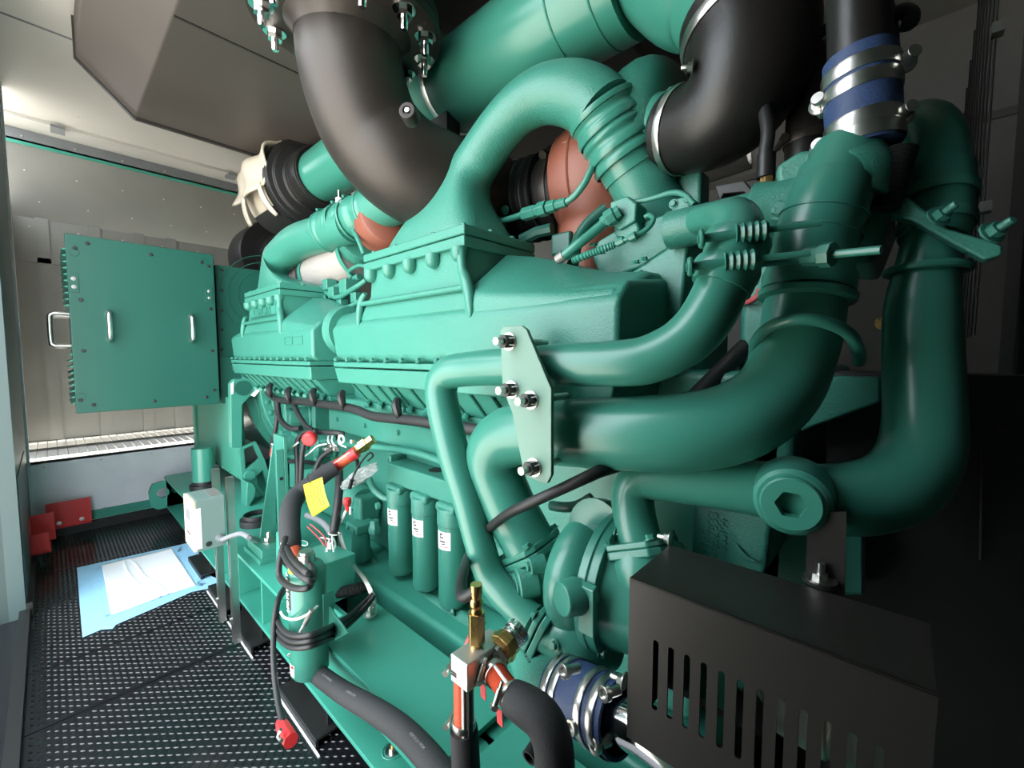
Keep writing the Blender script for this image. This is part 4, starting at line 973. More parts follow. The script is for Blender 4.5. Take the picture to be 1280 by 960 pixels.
# engine side details under the intake ports: oil gallery rail, covers and castings
zg = Y(440, 530, .88).z
M().box(-2.2, -.9, .87, .94, .90, .965).obj('gallery_rail', 'cast', EN, .012)
M().box(-2.0, -.95, .885, .95, .80, .90).obj('side_cover', 'paint', EN, .012)
M().tube([Y(345, 520, .86), Y(372, 545, .86), Y(410, 552, .86), Y(440, 556, .86), Y(480, 560, .86), Y(520, 566, .86), Y(560, 580, .86)], .013, 12, 5).obj('fuel_line', 'cast', EN)
for x, z, r, l in ((-2.32, .83, .05, .10), (-2.38, .70, .055, .12), (-2.05, .72, .06, .08), (-2.22, .62, .05, .09)):
    M().lathe((x, .93, z), (-.2, -1, 0), [(0, r * 1.2), (.01, r * 1.2), (.012, r), (l, r), (l + .008, r * .8)], 28).obj('core_boss', 'cast', EN, .003)
for x in (-2.50, -2.12): M().box(x - .01, x + .03, .86, .95, .60, .98).obj('web', 'cast', EN, .006)
for k in range(5): fix('bolt', (-2.15 + k * .25, .885, .86), (0, -1, 0), .012, 'cast', EN)
# front gear cover castings at the right
GC = thing('gear_cover', 'teal front gear cover casting with raised letters under the right bends', 'gear cover', tuple(Y(915, 690, .86)))
gp = [(866, 600), (960, 600), (966, 648), (957, 720), (862, 705)]
M().prism([Y(a, b, .775) for a, b in gp], (0, .18, 0)).obj('casting', 'cast', GC, .01)
for s, px, py_, sz_ in (('FNE', 879, 676, .024), ('3687833', 891, 668, .024), ('1SSSM4', 903, 672, .022)):
    text(s, Y(px, py_, .774), (0, 0, 1), (-1, 0, 0), sz_, 'cast', 'lettering', GC, .002)
M().prism([Y(a, b, .774) for a, b in ((921, 678), (936, 695), (948, 700), (944, 702), (928, 696))], (0, -.006, 0)).obj('cast_rib', 'cast', GC, .002)
M().prism([Y(a, b, .93) for a, b in ((958, 640), (1080, 640), (1080, 745), (955, 745))], (0, .03, 0)).obj('side_plate', 'cast', GC, .004)
M().prism([Y(a, b, .90) for a, b in ((1055, 652), (1078, 648), (1078, 742), (1053, 742))], (0, .03, 0)).obj('edge_plate', 'paint', GC, .003)
M().box(-.30, -.15, .93, 1.9, .45, 1.10).obj('gear_case', 'cast', GC, .02)
M().prism([Y(a, b, .92) for a, b in ((1038, 470), (1102, 472), (1102, 503), (1000, 540), (1000, 490))], (0, .05, 0)).obj('mount_arm', 'cast', GC, .006)
# --- belt guard with slots
gy = .50
A = Y(787, 722, gy); B = Y(1173, 868, gy); K_ = Z(835, 680, A.z)
gz = (A.z + B.z) / 2; gxa, gxb = A.x, B.x; gyb = K_.y; gz0 = Y(788, 924, gy).z
BG = thing('belt_guard', 'black sheet metal belt guard box with a row of upright slots', 'belt guard', ((gxa + gxb) / 2, gy, gz0))
fp_ = M().box(gxa, gxb, gy, gy + .003, gz0, gz).obj('front_sheet', 'satin', BG)
S0 = Y(820, 800, gy); S1 = Y(1099, 932, gy); sz1 = (S0.z + S1.z) / 2; sz0 = Y(820, 889, gy).z
ct = M()
for k in range(12):
    x = S0.x + (S1.x - S0.x) * k / 11; r = .0036
    zz0, zz1 = sz0 + r, sz1 - r
    pts = [(x + r * math.cos(a), gy - .01, zz1 + r * math.sin(a)) for a in [PI * i / 8 for i in range(9)]] + [(x - r * math.cos(a), gy - .01, zz0 - r * math.sin(a)) for a in [PI * i / 8 for i in range(9)]]
    ct.prism(pts, (0, .03, 0))
cto = ct.obj('cutter', 'satin', BG)
bm_ = fp_.modifiers.new('b', 'BOOLEAN'); bm_.object = cto; bm_.operation = 'DIFFERENCE'; bm_.solver = 'EXACT'
bpy.context.view_layer.update()
me = bpy.data.meshes.new_from_object(fp_.evaluated_get(bpy.context.evaluated_depsgraph_get()))
fp_.modifiers.clear(); fp_.data = me; bpy.data.objects.remove(cto)
for p in me.polygons: p.use_smooth = False
M().box(gxa, gxb, gy, gyb, gz - .003, gz).obj('top_sheet', 'satin', BG, .001)
M().box(gxa, gxa + .003, gy + .003, gyb, gz0, gz - .003).obj('end_sheet', 'satin', BG)
M().box(gxa, gxa + (gxb - gxa) * .5, gyb - .012, gyb - .009, gz0, gz - .003).obj('added_dark_sheet', 'satin', BG)  # added black sheet, stands in for the dark behind the first slots
M().box(gxb - .003, gxb, gy + .003, gyb, gz0, gz - .003).obj('end_sheet', 'satin', BG)
st = Z(1025, 728, gz)
M().lathe(st, (0, 0, 1), [(0, .019), (.004, .019)], 30).obj('rubber_washer', 'rubber', BG)
M().lathe(st + Vector((0, 0, .004)), (0, 0, 1), [(0, .018), (.002, .018)], 30).obj('washer', 'steel', BG)
M().lathe(st + Vector((0, 0, .006)), (0, 0, 1), [(0, .009), (.006, .009)], 6).obj('nut', 'steel', BG)
M().cyl(st, st + Vector((0, 0, .026)), .0048, 14).obj('stud', 'steel', BG)
M().prism([Y(a, b, gyb + .03) for a, b in ((1010, 640), (1058, 640), (1056, 745), (1006, 745))], (0, .004, 0)).obj('support_strap', 'satin', BG)
for a, b in ((781, 852), (838, 664)): fix('stud', Y(a, b, gy + .01) if b > 700 else K_ + Vector((0, .01, .005)), (-1, -.1, 0), .008, 'steel', BG, 'side_bolt')
# belt pulley and charging alternator inside the guard
DV = thing('charging_alternator', 'bright metal charging alternator glimpsed through the guard slots', 'alternator', ((gxa + gxb) / 2, gy + .2, gz0))
cx_ = gxa + (gxb - gxa) * .66
M().lathe((cx_ - .03, gy + .085, gz - .10), (1, 0, 0), [(0, .04), (.0, .058), (.012, .06), (.05, .062), (.055, .056), (.06, .062), (.10, .06), (.11, .04)], 36).obj('housing', 'alu', DV, .002)
M().lathe((cx_ - .075, gy + .085, gz - .10), (1, 0, 0), [(0, .03), (.006, .036), (.012, .03), (.018, .036), (.024, .03), (.03, .036)], 30).obj('pulley', 'steel', DV)
M().box(gxa + .03, gxa + .10, gy + .08, gy + .12, gz - .18, gz - .06).obj('mount_arm', 'paint', DV, .004)
# --- thermostat housing, blue hose coupling and riser at the top right
TH = thing('thermostat_housing', 'dark teal thermostat housing under the blue hose coupling', 'housing', tuple(Y(1040, 230, .92)))
M().lathe(Y(1062, 205, .86), (.2, .1, 1), [(-.06, .07), (-.01, .066), (.005, .055), (.018, .046)], 36).obj('neck', 'cast', TH, .003)
M().prism([Y(a, b, .90) for a, b in ((968, 206), (1000, 186), (1108, 180), (1118, 262), (1092, 330), (972, 318))], (0, .22, 0)).obj('body', 'cast', TH, .012)
M().prism([Y(a, b, .86) for a, b in ((1030, 205), (1052, 184), (1078, 172), (1088, 186), (1098, 250), (1078, 228), (1060, 205))], (0, .03, 0)).obj('ear', 'cast', TH, .004)
fix('bolt', Y(1070, 199, .855), (0, -1, .15), .013, 'cast', TH)
fix('bolt', Y(975, 262, .89), (0, -1, 0), .016, 'cast', TH)
M().lathe(Y(968, 262, .93), (-1, 0, 0), [(-.1, .05), (0, .05), (.03, .055), (.035, .04), (.2, .04)], 28).obj('side_port', 'cast', TH, .002)
M().box(Y(1000, 300, 1.0).x - .1, Y(1000, 300, 1.0).x + .0, .98, 1.3, .95, 1.40).obj('base', 'cast', TH, .02)
M().prism([Y(a, b, .95) for a, b in ((893, 232), (930, 225), (948, 246), (944, 262), (930, 240), (905, 242), (900, 252))], (0, .05, 0)).obj('hanger', 'black', TH, .003)
BH = thing('blue_hose', 'blue silicone hose with four steel band clamps at the top right', 'hose', tuple(Y(1078, 190, .86)), 'blue silicone hoses')
h0, h1 = Y(1080, 188, .86), Y(1074, 72, .86); hd = (h1 - h0).normalized(); hl = (h1 - h0).length; hr = .046
M().lathe(h0, hd, [(0, hr), (hl * .45, hr * 1.03), (hl * .55, hr * 1.03), (hl, hr), (hl, hr * .8)], 44).obj('hose', 'blue', BH)
for t, scx in ((.10, None), (.24, (1, -.5, 0)), (.62, (-.6, -1, 0)), (.80, (1, -.5, 0))):
    cl = clampband(BH, h0 + hd * hl * t, hd, hr * 1.01, .020, 'steel')
for t, px, py_ in ((.10, 1027, 188), (.24, 1124, 146), (.62, 1027, 132), (.82, 1127, 80)):
    s = -1 if px < 1080 else 1; q = Y(px, py_, .86); e_ = Vector((.35 * s + .25, -.85, .12)).normalized()
    M().lathe(q - e_ * .02, e_, [(0, .011), (.022, .011), (.022, .017), (.026, .017), (.03, .012), (.03, .009), (.045, .009)], 20).obj('t_bolt', 'steel', BH, .0008)
    M().box(min(q.x, q.x - s * .05), max(q.x, q.x - s * .05), q.y - .006, q.y + .01, q.z - .009, q.z + .009).obj('bolt_lug', 'steel', BH, .002)
r1 = Y(1072, -60, .86)
RS = thing('riser_pipe', 'black riser pipe going up out of the blue hose', 'pipe', tuple(h1))
M().tube([h0 + hd * hl * .3, h1, r1], .040, 36, 1).obj('tube', 'elbow', RS)
R3 = thing('riser_pipe', 'black bent pipe with clamp standing behind the blue hose', 'pipe', tuple(Y(1015, 190, 1.15)))
M().tube([Y(1008, 205, 1.15), Y(1010, 150, 1.15), Y(1016, 95, 1.15), Y(1032, 68, 1.16), Y(1060, 55, 1.18)], .042, 28, 6).obj('tube', 'elbow', R3)
clampband(R3, Y(1009, 175, 1.15), (Y(1010, 150, 1.15) - Y(1008, 205, 1.15)), .043, .02, 'exhaust', (-1, -.5, 0))
tag(simple('vent_hose', M().tube([Y(957, 215, 1.0), Y(957, 190, 1.0), Y(960, 165, 1.0), Y(955, 130, 1.02)], .013, 14, 4), 'rubber', 'thin black hose dropping into a fitting left of the thermostat housing', 'hose'))
HF = thing('hose_fitting', 'brass fitting at the end of the thin black hose', 'fitting', tuple(Y(958, 240, 1.0)))
M().lathe(Y(958, 244, 1.0), (0, 0, 1), [(0, .016), (.02, .016), (.022, .013), (.035, .013)], 6).obj('hex', 'brass', HF)
M().lathe(Y(957, 222, 1.0), (0, 0, 1), [(0, .017), (.045, .017)], 18).obj('ferrule', 'black', HF)
tag(simple('looped_hose', M().tube([Y(1112, 75, .9), Y(1108, 45, .9), Y(1114, 25, .9), Y(1126, 14, .9), Y(1138, 18, .9), Y(1138, 28, .9), Y(1128, 30, .9)], .0105, 14, 6), 'rubber', 'small black hose hooked in a loop beside the black riser pipe', 'hose'))
tag(simple('crossing_hose', M().tube([Y(1112, 76, .95), Y(1112, 40, .95), Y(1104, 0, .95), Y(1100, -20, .95)], .012, 14, 4), 'rubber', 'black hose running up along the riser pipe', 'hose'))
tag(simple('stay_cable', M().tube([Y(1000, 58, 1.1), Y(1020, 45, 1.1), Y(1042, 30, 1.1)], .010, 12, 3), 'rubber', 'short black cable from the riser pipe to the rubber elbow', 'cable'))
tag(simple('corrugated_conduit', M().tube([Y(1104, 262, .84) + (Y(1128, 184, .84) - Y(1104, 262, .84)) * (i / 60) for i in range(61)], [.0165 + .0025 * (i % 2) for i in range(61)], 18, 1), 'rubber', 'black corrugated conduit next to the blue hose neck', 'conduit'))
# --- dark radiator end
RA = thing('radiator', 'black radiator frame in the dark at the right with a wire fan guard', 'radiator', (.5, 1.6, 0))
M().box(-.10, 1.3, .98, 1.10, 0, Y(1100, 466, .98).z).obj('lower_frame', 'black', RA, .004)
M().box(.13, 1.4, 1.05, 1.2, 0, 2.6).obj('upright', 'black', RA, .004)
M().box(.36, .9, 1.2, 2.7, 0, 2.4).obj('core', 'black', RA)
M().box(-.05, .05, 1.12, 2.6, 0, 1.05).obj('shroud', 'black', RA)
gw = M()
for k in range(14):
    y = 1.55 + k * .085
    M().cyl((.125, y, 1.2), (.125, y, 2.62 - .055 * k), .0024, 8).obj('guard_wire', 'rubber', RA)
for z in (1.5, 1.9, 2.3):
    M().box(.115, .135, 1.5, 1.53, z - .012, z + .012).obj('guard_clip', 'steel', RA)
M().cyl(Y(1228, 560, .97), Y(1226, 700, .97), .0025, 10).obj('tie_rod', 'exhaust', RA)
fix('bolt', Y(1103, 404, .98 - .02), (-.2, -1, 0), .009, 'brass', RA)
fix('bolt', Y(1250, 535, .975), (-.2, -1, 0), .006, 'exhaust', RA)
# ================================================================== heater tank, hoses, wiring, fittings
def worm(par, c, axis, r, side, w=.011, name='hose_clamp', flag=True):
    """worm-drive clamp with a tilted screw and a red paper flag"""
    cl = clampband(par, c, axis, r, w, 'steel', side, name)
    d = Vector(axis).normalized(); n = Vector(side); n = (n - d * n.dot(d)).normalized(); t = d.cross(n)
    return cl
def flag_(par, p, dirv, L, W, m='redp'):
    d = Vector(dirv).normalized(); u = Vector((.74, .0, 0)).normalized()
    M().prism([p, p + u * W, p + u * W * .9 + d * L, p + d * L * .92], (0, .0012, 0)).obj('red_flag', m, par)
ty = .44
t0 = Y(385, 838, ty); t1 = Y(386, 702, ty); tr = .0475
tx = (t0.x + t1.x) / 2
HT = thing('coolant_heater', 'upright teal heater cylinder with black sticker, wrapped in cable loops', 'heater', (tx, ty, t0.z))
M().lathe((tx, ty, t0.z), (0, 0, 1), [(0, tr * .55), (.004, tr * .85), (.014, tr), (t1.z - t0.z - .03, tr), (t1.z - t0.z - .01, tr * .8), (t1.z - t0.z, tr * .4)], 44).obj('tank', 'paint', HT)
M().lathe((tx, ty, t1.z - .005), (0, 0, 1), [(0, .022), (.022, .022), (.022, .018), (.03, .018)], 24).obj('top_port', 'steel', HT)
def tlab(u0, u1, z0, z1, m, name, par, rr=1.012):
    def f(u, v): a = u0 + (u1 - u0) * u; return (tx + tr * rr * math.cos(a), ty + tr * rr * math.sin(a), z0 + (z1 - z0) * v)
    return M().grid(f, 8, 1).obj(name, m, par)
zs0 = Y(357, 757, ty - tr).z - .0; zs1 = Y(357, 731, ty - tr).z + .028
stk = tlab(-1.98, -1.36, zs0 + .0, zs1, 'ink', 'sticker', HT)
aa = -1.66
text('HOTSTART', (tx + tr * 1.02 * math.cos(aa), ty + tr * 1.02 * math.sin(aa), (zs0 + zs1) / 2), (0, 0, 1), (math.sin(aa), -math.cos(aa), 0), .021, 'label', 'lettering', stk, .0012)
tlab(-1.5, -1.1, zs1 + .012, zs1 + .028, 'yellow', 'warning_label', HT)
l2 = tlab(-1.95, -1.25, t0.z + .02, t0.z + .052, 'label', 'label', HT)
tlab(-1.6, -1.3, t0.z + .042, t0.z + .050, 'redp', 'label_mark', l2, 1.02); tlab(-1.8, -1.45, t0.z + .030, t0.z + .033, 'ink', 'label_mark', l2, 1.02)
wl_ = [Y(351, 765, ty - tr), Y(356, 772, ty - tr - .004), Y(370, 774, ty - tr - .006), Y(386, 767, ty - tr + .01), Y(397, 758, ty + .0)]
M().tube(wl_, .0032, 8, 5).obj('retaining_wire', 'label', HT)
M().prism([Y(a, b, ty + .035) for a, b in ((384, 745), (394, 738), (400, 748), (403, 746), (416, 766), (434, 792), (420, 800), (396, 790), (397, 757), (386, 750))], (0, .006, 0)).obj('bracket', 'paint', HT, .002)
M().prism([Y(a, b, ty + .02) for a, b in ((397, 746), (404, 743), (404, 792), (397, 795))], (0, .03, 0)).obj('bracket_lip', 'paint', HT, .002)
M().tube([Y(375, 790, ty - .04), Y(386, 770, ty - .035)], .0035, 8, 1).obj('spring_hook', 'label', HT)
M().tube([Y(381, 780, ty - .04), Y(390, 762, ty - .03)], .0058, 10, 1).obj('turnbuckle', 'galv', HT)
# insulated hose from engine down to heater
I1 = thing('insulated_hose', 'thick black insulated hose with yellow tag, from brass valve down to the heater', 'hose', tuple(Y(364, 690, ty)), 'black foam covered hoses')
fo_ = [Y(419, 584, .64), Y(405, 593, .605), Y(388, 606, .56), Y(372, 619, .52), Y(364, 634, .485), Y(362, 655, .462), Y(363, 676, .45), Y(364, 687, .447)]
M().tube(fo_, [.027, .028, .028, .029, .029, .029, .029, .027], 24, 5).obj('foam_sleeve', 'foam', I1)
oa, ob = Y(444, 566, .70), Y(416, 586, .645)
M().tube([oa, ob], .019, 18, 1).obj('orange_hose', 'orange', I1); od_ = (ob - oa).normalized()
M().tube([oa - Vector((0, .0205, -.004)), ob - Vector((0, .0205, -.004))], .003, 6, 1).obj('white_stripe', 'label', I1)
for t in (.08, .82): M().lathe(oa.lerp(ob, t), od_, [(-.014, .021), (.014, .021)], 18).obj('red_tape', 'redp', I1)
M().tube([Y(367, 686, .445), Y(371, 700, .442), Y(373, 708, .44)], .017, 18, 3).obj('orange_hose', 'orange', I1)
worm(I1, Y(369, 695, .444), (0, .1, -1), .0175, (-1, -.6, 0))
M().torus(Y(355, 681, .42), (.5, -1, 0), .008, .0035, 16, 8).obj('ring_tag', 'label', I1)
TG = M()
def tagf(u, v):
    a = Y(379 + 24 * u, 606 - 10 * u, .47 - .0 * u); b = Y(392 + 22 * u - 8 * (1 - u) * 0, 645 - 14 * u, .475)
    p = a.lerp(b, v); k = math.sin(v * 2.4) * .02 + .006 * math.sin(u * 3)
    return p + Vector((.55, -.5, 0)) * (k * .8)
tg = thing('hang_tag', 'yellow printed tag hanging on the thick black insulated hose', 'tag', tuple(Y(392, 600, .48)))
M().grid(tagf, 8, 12).obj('card', 'yellow', tg, solid=.0008)
for k in range(5):
    u = .18 + k * .16
    M().tube([Vector(tagf(u, .16 + .14 * j)) + Vector((.3, -.8, 0)) * .0012 for j in range(6)], .0006, 4, 1).obj('print_line', 'ink', tg)
M().tube([Y(388, 604, .465), Y(384, 597, .49), Y(386, 592, .52), Y(393, 594, .53)], .0014, 6, 4).obj('tie', 'rubber', tg)
# brass valve at top of it
BV = thing('brass_valve', 'brass valve with hex at the upper end of the orange hose', 'valve', tuple(Y(450, 558, .74)))
vb = Y(449, 561, .72); M().lathe(vb, (oa - ob), [(-.02, .019), (.01, .019), (.011, .024), (.035, .024), (.036, .018), (.06, .018)], 6).obj('body', 'brass', BV)
M().lathe(vb + Vector((-.03, -.01, .018)), (0, 0, 1), [(0, .008), (.012, .008)], 12).obj('stem', 'steel', BV)
# lower insulated hose along the beam
I2 = thing('insulated_hose', 'long black foam hose with printed lettering lying along the lower flange of the base frame', 'hose', tuple(Y(470, 890, .45)), 'black foam covered hoses')
h2 = [Y(388, 834, .452), Y(402, 846, .45), Y(430, 866, .445), (Y(465, 886, .44)), Y(495, 906, .435), Y(517, 926, .43), Y(540, 952, .42), Y(560, 980, .41)]
M().tube(h2, .0235, 24, 5).obj('foam_sleeve', 'foam', I2)
q = [Y(372, 818, .452), Y(380, 825, .452), Y(393, 838, .452)]
M().tube(q, .0165, 18, 3).obj('orange_hose', 'orange', I2)
qd = (q[2] - q[0]).normalized(); zd = Vector((0, -.6, .8))
worm(I2, q[0] + qd * .006, qd, .0172, zd); worm(I2, q[2] - qd * .004, qd, .0172, zd)
for p in (Y(371, 822, .43), Y(385, 836, .43)): flag_(I2, p, (0, 0, -1), .022, .010)
def on_tube(a, b, r, s, size, m, par):
    d = (b - a).normalized(); c = (a + b) / 2; v = (CAM - c); v = (v - d * v.dot(d)).normalized(); v = (v + Vector((0, 0, .45))).normalized(); v = (v - d * v.dot(d)).normalized()
    text(s, c + v * (r + .0004), d, v.cross(d), size, m, 'lettering', par, .0004)
on_tube(h2[5], h2[6], .0235, 'AEROFLEX EPDM', .0075, 'galv', I2)
on_tube(h2[1], h2[2], .0235, '1/2" x 3/4" AEROFLEX', .0065, 'greyw2', I2); on_tube(h2[2], h2[3], .0235, 'AEROFLEX EPDM', .0065, 'greyw2', I2)
DC = thing('drain_cock', 'small brass drain cock beside the lower orange hose end', 'valve', tuple(Y(398, 826, .46)))
b = Y(398, 824, .462); M().lathe(b, (0, 0, 1), [(0, .005), (.012, .005), (.013, .008), (.022, .008)], 10).obj('body', 'brass', DC); M().box(b.x - .008, b.x + .008, b.y - .003, b.y + .003, b.z + .022, b.z + .03).obj('wing', 'brass', DC, .001)
# cable loops about the heater
def cable(name, label, cat, pts, r, m='rubber', group=None, n=10, sub=6):
    return tag(simple(name, M().tube(pts, r, n, sub), m, label, cat, group), label, cat, group)
cable('power_cable', 'dark grey cable looped around the neck of the heater', 'cable', [Y(357, 672, .42), Y(352, 690, .395), Y(349, 706, .385), Y(350, 722, .38), Y(362, 733, .375), Y(378, 736, .378), Y(387, 733, .39), Y(388, 728, .41), Y(382, 722, .45), Y(365, 712, .49), Y(354, 700, .47), Y(352, 688, .41), Y(360, 702, .375), Y(372, 716, .37), Y(386, 725, .375), Y(391, 726, .39), Y(393, 718, .43), Y(390, 708, .46), Y(378, 704, .48), Y(360, 694, .46)], .0078)
cable('power_cable', 'dark grey cable hooked from the ring tag over the heater top', 'cable', [Y(358, 684, .41), Y(364, 696, .385), Y(374, 707, .375), Y(386, 717, .378), Y(391, 714, .41), Y(388, 706, .44), Y(376, 703, .455)], .0078)
for k, (dx, dy, lab) in enumerate(((0, 0, 'topmost of the three dark cables sweeping around the heater foot'), (2, 7, 'middle one of the three dark cables sweeping around the heater foot'), (1, 14, 'lowest of the three dark cables sweeping around the heater foot'))):
    pts = [Y(466 + dx, 742 + dy * .3, .63), Y(455 + dx, 753 + dy * .6, .60), Y(438, 768 + dy * .8, .55), Y(418, 781 + dy, .48), Y(396, 791 + dy, .40), Y(376, 795 + dy * 1.05, .372), Y(360, 792 + dy * 1.1, .37), Y(349 - k, 780 + dy * 1.1, .385), Y(346 - k * 2, 764 + dy, .40)]
    if k == 2: pts = pts[:-1] + [Y(347, 785, .39), Y(346, 770, .40)]
    else: pts += [Y(349 - k * 2, 750 + dy * .6, .42), Y(356 - k * 2, 738, .45)]
    cable('sweeping_cable', lab, 'cable', pts, .0068, group=None)
hcab = [Y(362, 728, .47), Y(352, 740, .42), Y(345, 760, .39), Y(342, 790, .375), Y(342, 830, .36), Y(346, 868, .345), Y(351, 893, .335), Y(354, 904, .33)]
cable('hanging_cable', 'dark cable hanging down in front of the base frame, ending in a red plug', 'cable', hcab, .0072)
PL = thing('red_plug', 'red plug at the end of the hanging cable above the tread plate', 'plug', tuple(Y(357, 917, .325)))
a, b = Y(350, 902, .33), Y(364, 926, .325)
M().tube([a, a.lerp(b, .3), b], [.010, .015, .0165], 8, 1).obj('plug_body', 'redp', PL, .001)
M().tube([Y(351, 912, .31), Y(348, 921, .305), Y(352, 926, .305)], .004, 8, 3).obj('metal_catch', 'steel', PL)
# braided earth strap, black corrugated loom, grey conduit, wire bundles
SB2 = thing('earth_strap', 'braided silver earth strap curving down to a bolt on the base frame plate', 'strap', tuple(Y(465, 765, .66)))
sp_ = [Y(424, 664, .70), Y(430, 684, .68), Y(441, 706, .66), Y(454, 722, .645), Y(463, 738, .64), Y(467, 752, .645), Y(464, 764, .66)]
for k in range(4): M().tube([p + Vector((.006 * (k - 1.5), 0, .002 * (k % 2))) for p in sp_], .0042, 8, 6).obj('braid', 'steel', SB2)
fix('stud', Z(463, 768, ZT + .027), (0, 0, 1), .014, 'steel', SB2, 'bolt')
cable('corrugated_loom', 'black ribbed loom lying between heater bracket and earth strap', 'loom', [], .01) if False else None
lo = [Y(396, 746, .56), Y(415, 742, .60), Y(438, 738, .64), Y(458, 733, .68)]
P_ = smooth(lo, 20); tag(simple('corrugated_loom', M().tube(P_, [.016 + .003 * (i % 2) for i in range(len(P_))], 16, 1), 'rubber', 'black ribbed loom lying between the heater bracket and the earth strap', 'loom'))
cable('grey_conduit', 'bent grey conduit dropping behind the black loom', 'conduit', [Y(384, 644, .70), Y(398, 650, .70), Y(410, 660, .69), Y(420, 680, .69), Y(430, 705, .69), Y(440, 730, .69)], .0125, 'greyw2', n=14)
cable('loom', 'thick black wire loom hanging upright beside the yellow tag', 'loom', [Y(424, 588, .78), Y(424, 610, .74), Y(421, 640, .70), Y(417, 670, .68), Y(416, 700, .67), Y(420, 728, .67)], .0155, n=14)
WB = thing('wire_bundle', 'bundle of pink and white wires with crimp ends beside the thick upright loom', 'wires', tuple(Y(412, 720, .62)))
for k, (x0, y0, x1, y1, m) in enumerate(((384, 658, 414, 728, 'redw'), (388, 655, 411, 712, 'redw'), (404, 690, 407, 734, 'redw'), (400, 672, 412, 700, 'whitew'), (408, 690, 404, 712, 'redw'), (410, 700, 417, 690, 'whitew'))):
    M().tube([Y(x0, y0, .66), Y((x0 + x1) / 2 + 6, (y0 + y1) / 2 - 12, .645), Y(x1 - 2, y1 - 20, .63), Y(x1, y1, .625)], .0028, 6, 5).obj('wire', m, WB)
for x, y in ((409, 693), (413, 686), (405, 700)): p = Y(x, y, .622); M().cyl(p, p + Vector((.002, 0, .022)), .0055, 10).obj('crimp', 'label', WB)
M().torus(Y(418, 667, .675), (0, .2, 1), .019, .0025, 20, 6).obj('cable_tie', 'whitew', WB)
M().cyl(Y(395, 712, .63), Y(399, 698, .63), .007, 10).obj('connector', 'black', WB)
# harness along the engine under the intake ports
hp = [Y(334, 488, .80), Y(342, 497, .79), Y(356, 501, .785), Y(378, 502, .78), Y(400, 505, .775), Y(425, 508, .77), Y(445, 512, .768), Y(465, 520, .765), Y(490, 523, .762), Y(520, 526, .76), Y(545, 530, .76), Y(600, 538, .76)]
HN = thing('wiring_harness', 'thick black wiring harness clipped along the engine under the intake ports', 'harness', tuple(hp[4]))
M().tube(hp, .0165, 14, 5).obj('loom', 'rubber', HN)
for x, y in ((338, 488), (361, 494), (392, 496), (428, 500), (497, 512)):
    p = Y(x, y, .755); M().tube([p + Vector((-.015, .01, .03)), p + Vector((0, -.005, .012)), p + Vector((.012, -.006, -.012)), p + Vector((.004, .002, -.036))], [.012, .016, .013, .006], 8, 3).obj('clip', 'black', HN)
for pts, r in (([(345, 500, .78), (346, 522, .765), (344, 540, .755), (340, 555, .75), (341, 562, .75)], .0105),
               ([(347, 503, .78), (349, 520, .765), (356, 531, .755), (366, 536, .755), (376, 535, .77)], .013),
               ([(366, 502, .78), (374, 520, .765), (385, 534, .76), (400, 540, .765), (420, 541, .78), (430, 543, .80)], .011),
               ([(392, 538, .74), (378, 542, .72), (371, 556, .70), (372, 590, .69), (371, 640, .68)], .0105),
               ([(396, 538, .74), (384, 546, .72), (378, 566, .70), (376, 600, .69), (372, 650, .68)], .0105),
               ([(352, 577, .78), (375, 577, .77), (398, 580, .77), (408, 584, .78)], .0105),
               ([(416, 562, .76), (402, 572, .72), (394, 588, .69), (388, 604, .67)], .010),
               ([(430, 568, .80), (444, 572, .82), (448, 585, .84)], .008)):
    M().tube([Y(*p) for p in pts], r, 12, 5).obj('branch', 'rubber', HN)
wp_ = [Y(373, 553, .69), Y(360, 565, .68), Y(353, 582, .675), Y(354, 600, .675), Y(366, 612, .68)]
cable('white_wire', 'loose white wire arching left of the two vertical cables', 'wire', wp_, .0032, 'whitew', n=8)
cable('white_wire', 'white wire curving from the red cap toward the sensor cluster', 'wire', [Y(378, 572, .73), Y(386, 567, .73), Y(396, 558, .735), Y(408, 555, .74)], .0032, 'whitew', n=8)
SC = thing('sensor_cluster', 'sensor connector cluster with three white wire loops above the brass valve', 'sensor', tuple(Y(420, 556, .77)))
for x0, x1 in ((411, 415), (416, 419), (424, 430)):
    M().tube([Y(x0, 544, .78), Y(x0 - 1, 551, .76), Y(x0 + 2, 556, .76), Y(x1 + 3, 559, .77)], .0032, 8, 5).obj('wire', 'whitew', SC)
M().torus(Y(427, 549, .76), (.3, -1, 0), .014, .004, 18, 8).obj('wire', 'whitew', SC)
for x, y in ((413, 562), (420, 558), (424, 562)): p = Y(x, y, .77); M().lathe(p, (-.4, -1, .2), [(0, .011), (.02, .011), (.022, .008), (.03, .008)], 12).obj('connector', 'steel', SC)
rc = Y(389, 552, .72)
RCp = thing('plastic_plug', 'round red plastic cap among the hoses under the black harness', 'cap', tuple(rc))
M().lathe(rc + Vector((-.03, .02, .02)), (.7, -.7, -.25), [(0, .022), (.02, .024), (.022, .029), (.045, .029), (.052, .022)], 24).obj('cap', 'redp', RCp, .001)
LO = thing('red_lockout', 'red and white clamp with tag on the flange left of the hose tangle', 'clamp', tuple(Y(345, 570, .74)))
p = Y(345, 566, .73)
M().lathe(p + Vector((0, 0, .035)), (.1, -.2, -1), [(0, .014), (.02, .020), (.045, .022), (.06, .014), (.075, .010)], 14).obj('body', 'redp', LO, .001)
M().tube([Y(340, 555, .72), Y(343, 558, .71), Y(348, 564, .705), Y(350, 572, .71)], .004, 8, 4).obj('strap', 'whitew', LO)
M().cyl(Y(342, 576, .72), Y(344, 582, .72), .008, 10).obj('pin', 'steel', LO)
RPg = thing('red_connector', 'red wire connector with white lead below the clear bag', 'connector', tuple(Y(433, 630, .73)))
